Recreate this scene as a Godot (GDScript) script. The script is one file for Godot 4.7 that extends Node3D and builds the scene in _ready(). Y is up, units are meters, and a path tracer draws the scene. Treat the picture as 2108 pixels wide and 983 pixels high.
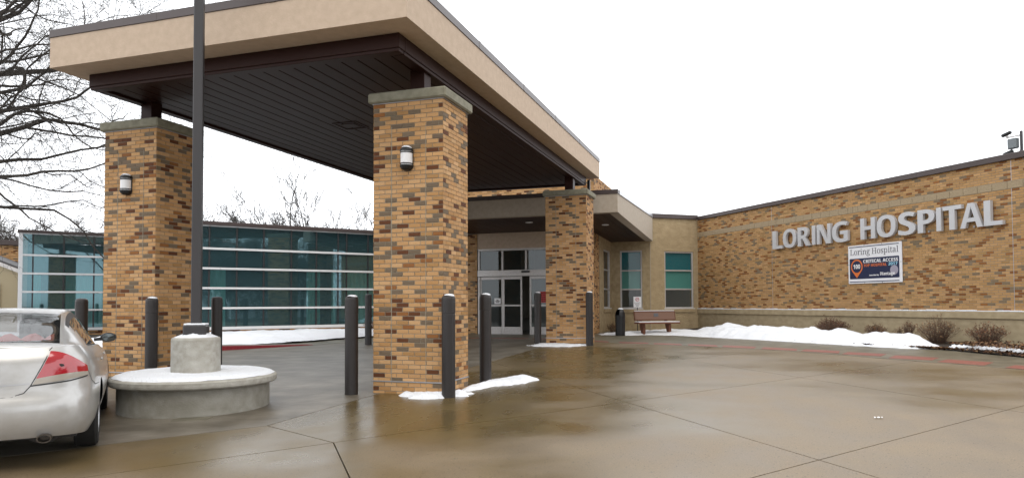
extends Node3D
# Hospital entrance on an overcast winter day. Metres, y up. The camera stands at the origin; -z runs towards the entrance doors.

const SLOPE := 0.0189
const FLAT_Z := -20.6
var M := {}
var TEX := {}
var used_names := {}
var rng := RandomNumberGenerator.new()

func gy(z: float) -> float:
	return -SLOPE * maxf(z, FLAT_Z)

func gp(x: float, z: float, up := 0.0) -> Vector3:
	return Vector3(x, gy(z) + up, z)

# ------------------------------------------------------------------ mesh builder
class MB:
	var v := PackedVector3Array()
	var n := PackedVector3Array()
	var c := PackedColorArray()
	var uv := PackedVector2Array()
	var uv2 := PackedVector2Array()
	var ix := PackedInt32Array()
	var col := Color(1, 1, 1)
	var use_col := false
	var ground_uv := false

	func vert(p: Vector3, nn: Vector3) -> int:
		v.append(p)
		n.append(nn)
		if use_col:
			c.append(col)
		if ground_uv:
			uv.append(Vector2((p.x + 24.0) / 40.0, (p.z + 32.0) / 40.0))
			uv2.append(Vector2(p.x * 0.55, p.z * 0.55))
		return v.size() - 1

	func tri(a: Vector3, b: Vector3, d: Vector3) -> void:
		var nn := (b - a).cross(d - a).normalized()
		var i := vert(a, nn)
		vert(b, nn)
		vert(d, nn)
		ix.append_array(PackedInt32Array([i, i + 2, i + 1]))

	func quad(a: Vector3, b: Vector3, d: Vector3, e: Vector3) -> void:
		var nn := (b - a).cross(d - a)
		if nn.length_squared() < 1e-14:
			nn = (d - a).cross(e - a)
		nn = nn.normalized()
		var i := vert(a, nn)
		vert(b, nn)
		vert(d, nn)
		vert(e, nn)
		ix.append_array(PackedInt32Array([i, i + 2, i + 1, i, i + 3, i + 2]))

	func box(at: Vector3, s: Vector3, b := Basis()) -> void:
		var x := b.x * s.x / 2
		var y := b.y * s.y / 2
		var z := b.z * s.z / 2
		quad(at - x - y + z, at + x - y + z, at + x + y + z, at - x + y + z)
		quad(at + x - y - z, at - x - y - z, at - x + y - z, at + x + y - z)
		quad(at + x - y + z, at + x - y - z, at + x + y - z, at + x + y + z)
		quad(at - x - y - z, at - x - y + z, at - x + y + z, at - x + y - z)
		quad(at - x + y + z, at + x + y + z, at + x + y - z, at - x + y - z)
		quad(at - x - y - z, at + x - y - z, at + x - y + z, at - x - y + z)

	func cbox(at: Vector3, s: Vector3, r: float, b := Basis()) -> void:  # chamfered box
		var h := s / 2
		var ax := [b.x, b.y, b.z]
		var hh := [h.x, h.y, h.z]
		for k in 3:
			var k1 := (k + 1) % 3
			var k2 := (k + 2) % 3
			for sg in [-1.0, 1.0]:
				var o: Vector3 = at + ax[k] * hh[k] * sg
				var p: Vector3 = ax[k1] * (hh[k1] - r)
				var q: Vector3 = ax[k2] * (hh[k2] - r) * sg
				quad(o - p - q, o + p - q, o + p + q, o - p + q)
			for s1 in [-1.0, 1.0]:
				for s2 in [-1.0, 1.0]:
					var e: Vector3 = ax[k] * (hh[k] - r)
					var a: Vector3 = at + ax[k1] * hh[k1] * s1 + ax[k2] * (hh[k2] - r) * s2
					var d: Vector3 = at + ax[k1] * (hh[k1] - r) * s1 + ax[k2] * hh[k2] * s2
					if s1 * s2 > 0:
						quad(a - e, a + e, d + e, d - e)
						ix.append_array(PackedInt32Array())
					else:
						quad(a + e, a - e, d - e, d + e)
		for sx in [-1.0, 1.0]:
			for sy in [-1.0, 1.0]:
				for sz in [-1.0, 1.0]:
					var px: Vector3 = at + b.x * h.x * sx + b.y * (h.y - r) * sy + b.z * (h.z - r) * sz
					var py: Vector3 = at + b.x * (h.x - r) * sx + b.y * h.y * sy + b.z * (h.z - r) * sz
					var pz: Vector3 = at + b.x * (h.x - r) * sx + b.y * (h.y - r) * sy + b.z * h.z * sz
					if sx * sy * sz > 0:
						tri(px, py, pz)
					else:
						tri(px, pz, py)

	func bar(a: Vector3, b: Vector3, w: float, h: float, up := Vector3.UP) -> void:  # box from a to b, w sideways, h along up
		var z := (b - a).normalized()
		var x := up.cross(z).normalized()
		box((a + b) / 2, Vector3(w, h, a.distance_to(b)), Basis(x, z.cross(x), z))

	func tube(path: PackedVector3Array, radii: PackedFloat32Array, sides: int, capped := false) -> void:
		var first := v.size()
		var x := Vector3.RIGHT
		for i in path.size():
			var t := (path[mini(i + 1, path.size() - 1)] - path[maxi(i - 1, 0)]).normalized()
			if absf(t.dot(x)) > 0.95 or i == 0:
				x = Vector3.UP if absf(t.y) < 0.9 else Vector3.RIGHT
			x = (x - t * t.dot(x)).normalized()
			var y := t.cross(x)
			for k in sides:
				var a := TAU * k / sides
				var d := x * cos(a) + y * sin(a)
				vert(path[i] + d * radii[i], d)
			if i > 0:
				for k in sides:
					var p := first + (i - 1) * sides + k
					var q := first + (i - 1) * sides + (k + 1) % sides
					ix.append_array(PackedInt32Array([p, p + sides, q, q, p + sides, q + sides]))
		if capped:
			for e in [0, path.size() - 1]:
				var t: Vector3 = (path[1] - path[0]).normalized() * -1.0 if e == 0 else (path[-1] - path[-2]).normalized()
				var m := vert(path[e], t)
				var base = first + e * sides
				var ring := []
				for k in sides:
					ring.append(vert(v[base + k], t))
				for k in sides:
					if e == 0:
						ix.append_array(PackedInt32Array([m, ring[k], ring[(k + 1) % sides]]))
					else:
						ix.append_array(PackedInt32Array([m, ring[(k + 1) % sides], ring[k]]))

	func lathe(at: Vector3, prof: Array, seg: int, b := Basis(), squash := Vector2.ONE) -> void:  # prof: [radius, height] upwards, outside
		for i in prof.size() - 1:
			var r0: float = prof[i][0]
			var r1: float = prof[i + 1][0]
			var y0: float = prof[i][1]
			var y1: float = prof[i + 1][1]
			var nr := Vector2(y1 - y0, r0 - r1).normalized()
			var f := v.size()
			for k in seg + 1:
				var a := TAU * k / seg
				var d := b * Vector3(cos(a) * squash.x, 0, sin(a) * squash.y)
				var nn := (d * nr.x + b.y * nr.y).normalized()
				vert(at + d * r0 + b.y * y0, nn)
				vert(at + d * r1 + b.y * y1, nn)
			for k in seg:
				var p := f + k * 2
				ix.append_array(PackedInt32Array([p, p + 2, p + 1, p + 1, p + 2, p + 3]))

	func grid(g: Array, flip := false, wrap := false) -> void:  # rows of equal-length PackedVector3Array, smooth
		var R := g.size()
		var K: int = g[0].size()
		var f := v.size()
		for i in R:
			for k in K:
				var kl := (k - 1 + K) % K if wrap else maxi(k - 1, 0)
				var kr := (k + 1) % K if wrap else mini(k + 1, K - 1)
				var du: Vector3 = g[mini(i + 1, R - 1)][k] - g[maxi(i - 1, 0)][k]
				var dv: Vector3 = g[i][kr] - g[i][kl]
				var nn := du.cross(dv).normalized()
				vert(g[i][k], -nn if flip else nn)
		for i in R - 1:
			for k in (K if wrap else K - 1):
				var k2 := (k + 1) % K
				var a := f + i * K + k
				var b := f + i * K + k2
				if flip:
					ix.append_array(PackedInt32Array([a, a + K, b, b, a + K, b + K]))
				else:
					ix.append_array(PackedInt32Array([a, b, a + K, b, b + K, a + K]))

	func prism(poly: PackedVector2Array, o: Vector3, ux: Vector3, uy: Vector3, depth: float, back := true) -> void:  # polygon in the (ux, uy) plane, extruded along ux x uy
		var w := ux.cross(uy).normalized()
		var p := poly
		if Geometry2D.is_polygon_clockwise(p):
			p = p.duplicate()
			p.reverse()
		var t := Geometry2D.triangulate_polygon(p)
		for k in range(0, t.size(), 3):
			var q: Array[Vector3] = []
			for j in 3:
				q.append(o + ux * p[t[k + j]].x + uy * p[t[k + j]].y)
			if (q[1] - q[0]).cross(q[2] - q[0]).dot(w) < 0:
				var s := q[1]
				q[1] = q[2]
				q[2] = s
			tri(q[0] + w * depth, q[1] + w * depth, q[2] + w * depth)
			if back:
				tri(q[0], q[2], q[1])
		for k in p.size():
			var a := o + ux * p[k].x + uy * p[k].y
			var b := o + ux * p[(k + 1) % p.size()].x + uy * p[(k + 1) % p.size()].y
			quad(a, b, b + w * depth, a + w * depth)

	func mesh() -> ArrayMesh:
		var a := []
		a.resize(Mesh.ARRAY_MAX)
		a[Mesh.ARRAY_VERTEX] = v
		a[Mesh.ARRAY_NORMAL] = n
		if use_col:
			a[Mesh.ARRAY_COLOR] = c
		if ground_uv:
			a[Mesh.ARRAY_TEX_UV] = uv
			a[Mesh.ARRAY_TEX_UV2] = uv2
		a[Mesh.ARRAY_INDEX] = ix
		var m := ArrayMesh.new()
		m.add_surface_from_arrays(Mesh.PRIMITIVE_TRIANGLES, a)
		return m

# ------------------------------------------------------------------ nodes
func numbered(called: String) -> String:
	var k: int = used_names.get(called, 0)
	used_names[called] = k + 1
	return called if k == 0 else "%s_%03d" % [called, k]

func thing(called: String, label: String, category: String, at := Vector3.ZERO, turn := 0.0, group := "", kind := "") -> Node3D:
	var o := Node3D.new()
	o.name = numbered(called)
	add_child(o)
	o.position = at
	o.rotation.y = turn
	tag(o, label, category, group, kind)
	return o

func tag(o: Node3D, label: String, category: String, group := "", kind := "") -> void:
	if label:
		o.set_meta("label", label)
	if category:
		o.set_meta("category", category)
	if group:
		o.set_meta("group", group)
	if kind:
		o.set_meta("kind", kind)

func part(parent: Node3D, called: String, mb, mat: Material, at := Vector3.ZERO, kind := "") -> MeshInstance3D:
	var o := MeshInstance3D.new()
	o.name = called if parent != self else numbered(called)
	o.mesh = mb.mesh() if mb is MB else mb
	o.material_override = mat
	o.position = at
	if kind:
		o.set_meta("kind", kind)
	parent.add_child(o, true)
	return o

func structure(called: String, mb, mat: Material) -> MeshInstance3D:
	return part(self, called, mb, mat, Vector3.ZERO, "structure")

# ------------------------------------------------------------------ materials
func lin(r: float, g: float, b: float, a := 1.0) -> Color:
	var c := Color(r, g, b).linear_to_srgb()
	c.a = a
	return c

func noise_tex(called: String, size: int, freq: float, lo: Color, hi: Color, octaves := 4, power := 1.0, seed_ := 1, kind := FastNoiseLite.TYPE_SIMPLEX_SMOOTH) -> ImageTexture:
	if TEX.has(called):
		return TEX[called]
	var f := FastNoiseLite.new()
	f.seed = seed_
	f.noise_type = kind
	f.frequency = freq
	f.fractal_octaves = octaves
	var im := f.get_seamless_image(size, size)
	im.convert(Image.FORMAT_RGB8)
	var by := im.get_data()
	var lut := PackedByteArray()
	lut.resize(768)
	for k in 256:
		var t := pow(k / 255.0, power)
		var c := lo.lerp(hi, t)
		lut[k * 3] = int(clampf(c.r, 0, 1) * 255)
		lut[k * 3 + 1] = int(clampf(c.g, 0, 1) * 255)
		lut[k * 3 + 2] = int(clampf(c.b, 0, 1) * 255)
	for i in range(0, by.size(), 3):
		var k := by[i] * 3
		by[i] = lut[k]
		by[i + 1] = lut[k + 1]
		by[i + 2] = lut[k + 2]
	TEX[called] = ImageTexture.create_from_image(Image.create_from_data(size, size, false, Image.FORMAT_RGB8, by))
	return TEX[called]

func mat(called: String, c: Color, rough := 0.8, metal := 0.0, tex: Texture2D = null, scale := 1.0, bump: Texture2D = null, bump_cm := 0.0) -> StandardMaterial3D:
	var m := StandardMaterial3D.new()
	m.resource_name = called
	m.albedo_color = c
	m.roughness = rough
	m.metallic = metal
	if tex or bump:
		m.uv1_triplanar = true
		m.uv1_world_triplanar = true
		m.uv1_scale = Vector3.ONE * scale
		m.albedo_texture = tex
	if bump:
		m.heightmap_enabled = true
		m.heightmap_texture = bump
		m.heightmap_scale = bump_cm
	M[called] = m
	return m

func glass(called: String, c: Color, metal: float, rough := 0.02) -> StandardMaterial3D:
	var m := mat(called, c, rough, metal)
	m.transparency = BaseMaterial3D.TRANSPARENCY_ALPHA
	m.metallic_specular = 0.7
	return m

func make_materials() -> void:
	var w := Color(1, 1, 1)
	var grain := noise_tex("grain", 512, 0.11, Color(0.80, 0.79, 0.78), w, 5, 1.0, 3)
	var mottled := noise_tex("mottled", 512, 0.014, Color(0.84, 0.83, 0.80), w, 5, 1.0, 5)
	var stains := noise_tex("stains", 512, 0.02, Color(0.77, 0.755, 0.72), w, 6, 0.8, 8)
	var rough_n := noise_tex("rough_bump", 512, 0.05, Color(0, 0, 0), w, 5, 1.0, 11)
	var fine_n := noise_tex("fine_bump", 512, 0.16, Color(0, 0, 0), w, 4, 1.0, 12)
	var streak := noise_tex("streak", 512, 0.03, Color(0.93, 0.925, 0.915), w, 5, 1.0, 15)
	var k := 0
	for t in BRICKS:
		mat("brick%d" % k, lin(t[0], t[1], t[2]), 0.85, 0.0, grain, 1.7, fine_n, 0.25)
		k += 1
	var bv := mat("brick_mass", w, 0.85, 0.0, grain, 1.7, fine_n, 0.25)
	bv.vertex_color_use_as_albedo = true
	mat("mortar", lin(0.35, 0.31, 0.24), 0.95, 0.0, grain, 1.3)
	mat("stucco", lin(0.55, 0.435, 0.335), 0.95, 0.0, streak, 0.35, fine_n, 0.15)
	mat("stucco_pale", lin(0.46, 0.40, 0.33), 0.95, 0.0, streak, 0.35)
	mat("block_tan", lin(0.43, 0.335, 0.205), 0.95, 0.0, mottled, 0.5, rough_n, 1.6)
	mat("split_block", lin(0.42, 0.33, 0.21), 0.95, 0.0, grain, 0.9, rough_n, 1.6)
	mat("block_base", lin(0.45, 0.365, 0.235), 0.95, 0.0, mottled, 0.6, fine_n, 0.3)
	mat("cap_concrete", lin(0.26, 0.25, 0.19), 0.85, 0.0, stains, 0.5, fine_n, 0.3)
	mat("pale_concrete", lin(0.47, 0.46, 0.425), 0.85, 0.0, stains, 0.65, fine_n, 0.35)
	mat("wet_concrete", lin(0.31, 0.30, 0.265), 0.6, 0.0, stains, 0.5, fine_n, 0.3)
	mat("coping", lin(0.062, 0.045, 0.042), 0.38, 0.1)
	mat("brown_metal", lin(0.030, 0.012, 0.009), 0.42, 0.0)
	M.brown_metal.metallic_specular = 0.25
	mat("bollard", lin(0.018, 0.0145, 0.014), 0.48, 0.0)
	mat("pole", lin(0.042, 0.040, 0.042), 0.45, 0.2)
	mat("black_metal", lin(0.012, 0.012, 0.013), 0.4, 0.2)
	mat("aluminium", lin(0.55, 0.53, 0.52), 0.42, 0.35, streak, 0.6)
	mat("dark_mullion", lin(0.03, 0.028, 0.03), 0.5, 0.1)
	mat("flashing", lin(0.45, 0.45, 0.47), 0.35, 0.7)
	mat("snow", lin(0.74, 0.765, 0.81), 0.7, 0.0, null, 1.0, rough_n, 1.5)
	M.snow.uv1_triplanar = true
	M.snow.uv1_world_triplanar = true
	M.snow.uv1_scale = Vector3.ONE * 0.8
	M.snow.heightmap_texture = rough_n
	mat("box_grey", lin(0.17, 0.19, 0.20), 0.5, 0.2)
	mat("white_lens", lin(0.75, 0.75, 0.76), 0.35)
	mat("interior", lin(0.24, 0.24, 0.22), 0.8)
	mat("curtain", lin(0.26, 0.70, 0.64), 0.9)
	mat("blind_upper", lin(0.05, 0.40, 0.46), 0.7)
	mat("blind_lower", lin(0.24, 0.80, 0.70), 0.7)
	glass("wing_glass", lin(0.085, 0.19, 0.22, 0.06), 0.65)
	glass("bay_glass", lin(0.006, 0.012, 0.014, 0.5), 0.0)
	M.bay_glass.metallic_specular = 0.45
	glass("door_glass", lin(0.02, 0.045, 0.05, 0.06), 0.3)
	mat("letter_metal", lin(0.52, 0.525, 0.54), 0.42, 0.2)
	mat("sign_white", lin(0.72, 0.72, 0.74), 0.5)
	mat("navy", lin(0.012, 0.018, 0.055), 0.45)
	mat("orange_print", lin(0.62, 0.15, 0.03), 0.5)
	mat("sky_print", lin(0.30, 0.58, 0.72), 0.5)
	mat("white_print", lin(0.78, 0.78, 0.78), 0.5)
	mat("grey_print", lin(0.10, 0.10, 0.11), 0.5)
	mat("globe_print", lin(0.30, 0.28, 0.34), 0.5)
	mat("red_print", lin(0.42, 0.02, 0.02), 0.5)
	mat("bench_slat", lin(0.19, 0.105, 0.075), 0.7, 0.0, streak, 1.5)
	mat("bench_edge", lin(0.15, 0.055, 0.03), 0.7)
	mat("bark", lin(0.060, 0.052, 0.045), 0.95, 0.0, grain, 0.9)
	mat("bark_grey", lin(0.10, 0.095, 0.09), 0.95, 0.0, grain, 0.9)
	mat("twig_brown", lin(0.12, 0.075, 0.05), 0.95)
	var lf := mat("dry_leaf", w, 0.9)
	lf.vertex_color_use_as_albedo = true
	mat("soil", lin(0.045, 0.032, 0.022), 0.95, 0.0, grain, 1.0, rough_n, 3.0)
	mat("siding", lin(0.46, 0.40, 0.27), 0.7)
	mat("white_trim", lin(0.70, 0.70, 0.71), 0.6)
	mat("roof_grey", lin(0.10, 0.10, 0.105), 0.9)
	# painted red blocks, worn by traffic
	var worn := noise_tex("worn", 512, 0.05, Color(0.72, 0.62, 0.58), w, 5, 0.7, 21)
	mat("red_paint", lin(0.30, 0.105, 0.08), 0.45, 0.0, worn, 0.5)
	mat("kerb_red", lin(0.32, 0.018, 0.03), 0.5, 0.0, worn, 0.6)
	# car
	var cp := mat("car_paint", lin(0.47, 0.47, 0.47), 0.32, 0.35, noise_tex("road_film", 512, 0.02, Color(0.90, 0.89, 0.87), w, 6, 0.8, 31), 0.8)
	cp.clearcoat_enabled = true
	cp.clearcoat = 0.7
	cp.clearcoat_roughness = 0.12
	mat("car_trim", lin(0.02, 0.02, 0.021), 0.5)
	mat("tyre", lin(0.014, 0.014, 0.014), 0.85)
	mat("rim", lin(0.42, 0.42, 0.43), 0.35, 0.7)
	var tl := mat("tail_red", lin(0.34, 0.012, 0.02), 0.12)
	tl.clearcoat_enabled = true
	tl.clearcoat_roughness = 0.03
	mat("tail_clear", lin(0.34, 0.31, 0.27), 0.15)
	glass("car_glass", lin(0.02, 0.025, 0.025, 0.25), 0.2)
	mat("seat_red", lin(0.35, 0.06, 0.045), 0.9)
	mat("mirror", lin(0.10, 0.11, 0.11), 0.08, 1.0)
	mat("exhaust", lin(0.10, 0.085, 0.07), 0.4, 0.8)

# brick tones, linear
const BRICKS := [[0.60, 0.345, 0.15], [0.53, 0.29, 0.112], [0.46, 0.255, 0.096], [0.19, 0.138, 0.088], [0.135, 0.043, 0.010], [0.31, 0.125, 0.032], [0.65, 0.395, 0.19],
	[0.53, 0.31, 0.125], [0.48, 0.275, 0.105], [0.42, 0.25, 0.092], [0.25, 0.18, 0.105], [0.27, 0.105, 0.024], [0.34, 0.14, 0.035], [0.58, 0.345, 0.15]]  # seven tones of the columns, seven of the lettered wing

func brick_tone(r: RandomNumberGenerator) -> int:
	var t := r.randf()
	if t < 0.37: return 0
	if t < 0.52: return 6
	if t < 0.66: return 1
	if t < 0.74: return 2
	if t < 0.86: return 3
	if t < 0.955: return 4
	return 5

var brick_meshes := {}
func brick_mesh(len_: float, h: float) -> Mesh:
	var key := "%d_%d" % [roundi(len_ * 500), roundi(h * 500)]
	if not brick_meshes.has(key):
		var mb := MB.new()
		mb.cbox(Vector3(0, 0, 0), Vector3(len_, h, 0.03), 0.003)
		brick_meshes[key] = mb.mesh()
	return brick_meshes[key]

# One face of running bond. o: lower left corner on the wall's face, u: along, n_: outwards. Returns bricks as [centre, length, tone].
func bond(o: Vector3, u: Vector3, width: float, courses: int, seed_: int, first := 0, skip_from := 0, skip_to := 0) -> Array:
	var r := RandomNumberGenerator.new()
	r.seed = seed_
	var out := []
	for j in courses:
		var x := 0.0 if (j + first) % 2 == 0 else -0.1015
		var last := 0
		while x < width - 0.02:
			var a := maxf(x, 0.0)
			var b := minf(x + 0.203, width)
			var t := brick_tone(r)
			if t >= 3 and t == last and r.randf() < 0.45:
				t = 0
			last = t
			if b - a > 0.035:
				var cpos := o + u * ((a + b) / 2) + Vector3.UP * ((j + 0.5) * 0.0677)
				if j < skip_from or j >= skip_to:
					out.append([cpos, b - a - 0.0105, t])
			x += 0.203
	return out

func lay(parent: Node3D, faces: Array, single: int, order := "", eye := 0.0) -> void:  # faces: [[bricks, u, n], ...] in the parent's space
	var all := []
	for f in faces:
		for b in f[0]:
			var rank := 0.0
			if order == "column":
				rank = absf(b[0].y - eye - 0.5) + (0.0 if f[2].z > 0.5 else (3.0 if f[2].x > 0.5 else 50.0))
			elif order == "wall":
				rank = 100.0 + b[0].x if b[0].x > 14.3 else 14.3 - b[0].x
			all.append([rank, b, f[1], f[2]])
	all.sort_custom(func(p, q): return p[0] < q[0])
	var mb := MB.new()
	mb.use_col = true
	var r := RandomNumberGenerator.new()
	r.seed = 77
	for k in all.size():
		var b: Array = all[k][1]
		var tone: int = b[2] + (7 if order == "wall" else 0)
		var u: Vector3 = all[k][2]
		var n_: Vector3 = all[k][3]
		var lift := r.randf_range(-0.0015, 0.0015)
		var at: Vector3 = b[0] + n_ * (-0.012 + lift)
		if k < single:
			var o := MeshInstance3D.new()
			o.name = "brick"
			o.mesh = brick_mesh(b[1], 0.0575)
			o.material_override = M["brick%d" % tone]
			o.transform = Transform3D(Basis(u, Vector3.UP, n_), at)
			parent.add_child(o, true)
		else:
			var t: Array = BRICKS[tone]
			var s := r.randf_range(0.88, 1.1)
			mb.col = Color(t[0] * s, t[1] * s, t[2] * s)
			mb.box(at, Vector3(b[1], 0.0575, 0.03), Basis(u, Vector3.UP, n_))
	if mb.v.size():
		part(parent, "brickwork", mb, M.brick_mass, Vector3.ZERO, "stuff")

# ------------------------------------------------------------------ main canopy and its columns
func brick_column(x0: float, x1: float, zf: float, zb: float, label: String, seed_: int, single: int) -> void:
	var cx := (x0 + x1) / 2
	var cz := (zf + zb) / 2
	var by := gy(zf) - 0.03
	var t := thing("brick_column", label, "column", Vector3(cx, by, cz), 0.0, "brick columns carrying the canopy")
	var w := x1 - x0
	var d := zf - zb
	var courses := int((4.71 - by) / 0.0677)
	var h := courses * 0.0677
	var mb := MB.new()
	mb.box(Vector3(0, h / 2, 0), Vector3(w - 0.009, h, d - 0.009))
	part(t, "mortar_core", mb, M.mortar)
	var fr := bond(Vector3(-w / 2, 0, d / 2), Vector3.RIGHT, w, courses, seed_, 0)
	var rt := bond(Vector3(w / 2, 0, d / 2), Vector3.FORWARD, d, courses, seed_ + 1, 1)
	var bk := bond(Vector3(w / 2, 0, -d / 2), Vector3.LEFT, w, courses, seed_ + 2, 0)
	var lf := bond(Vector3(-w / 2, 0, -d / 2), Vector3.BACK, d, courses, seed_ + 3, 1)
	var eye := 1.556 - by
	lay(t, [[fr, Vector3.RIGHT, Vector3.BACK], [rt, Vector3.FORWARD, Vector3.RIGHT], [bk, Vector3.LEFT, Vector3.FORWARD], [lf, Vector3.BACK, Vector3.LEFT]], single, "column", eye)
	# light brick panel lines round the lamp: recessed control joint
	var cj := MB.new()
	cj.box(Vector3(-w / 2 + 0.32, h * 0.5 - 0.1, d / 2 + 0.001), Vector3(0.012, h * 0.88, 0.008))
	cj.box(Vector3(-w / 2 + 0.90, h * 0.5 - 0.1, d / 2 + 0.001), Vector3(0.009, h * 0.88, 0.008))
	part(t, "control_joint", cj, M.mortar)
	var fl := MB.new()
	fl.box(Vector3(0, 0.375 - 0.19 + 0.03, 0), Vector3(w + 0.022, 0.018, d + 0.022))
	part(t, "flashing", fl, M.flashing)
	var f2 := MB.new()
	f2.box(Vector3(0, h + 0.006, 0), Vector3(w + 0.03, 0.012, d + 0.03))
	part(t, "cap_flashing", f2, M.flashing)
	var cap := MB.new()
	cap.cbox(Vector3(0, h + 0.092, 0), Vector3(w + 0.14, 0.16, d + 0.14), 0.022)
	part(t, "cap", cap, M.cap_concrete)

func wall_lamp(at: Vector3, label: String) -> void:
	var t := thing("wall_lamp", label, "lamp", at, 0.0, "half round lamps on the columns")
	var bk := MB.new()
	bk.cbox(Vector3(0, 0, 0.012), Vector3(0.20, 0.30, 0.024), 0.006)
	part(t, "back_plate", bk, M.black_metal)
	var ln := MB.new()
	ln.lathe(Vector3(0, -0.105, 0.03), [[0.092, 0.0], [0.092, 0.21]], 24, Basis(), Vector2(1, 1.25))
	part(t, "lens", ln, M.white_lens)
	for y in [-0.115, -0.085, 0.088, 0.115]:
		var r := MB.new()
		var rr := 0.104 if absf(y) > 0.1 else 0.098
		r.lathe(Vector3(0, y - 0.008, 0.03), [[0.0, 0.0], [rr, 0.0], [rr, 0.016], [0.0, 0.016]], 24, Basis(), Vector2(1, 1.25))
		part(t, "ring", r, M.black_metal)
	var dome := MB.new()
	dome.lathe(Vector3(0, 0.12, 0.03), [[0.104, 0.0], [0.098, 0.02], [0.075, 0.045], [0.04, 0.06], [0.0, 0.065]], 24, Basis(), Vector2(1, 1.25))
	part(t, "dome", dome, M.black_metal)
	var cup := MB.new()
	cup.lathe(Vector3(0, -0.19, 0.03), [[0.0, 0.0], [0.05, 0.006], [0.085, 0.03], [0.104, 0.07]], 24, Basis(), Vector2(1, 1.25))
	part(t, "bottom_cup", cup, M.black_metal)
	var sn := MB.new()
	sn.lathe(Vector3(0, 0.150, 0.04), [[0.085, 0.0], [0.078, 0.022], [0.05, 0.042], [0.0, 0.05]], 18)
	part(t, "snow_cap", sn, M.snow)

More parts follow.
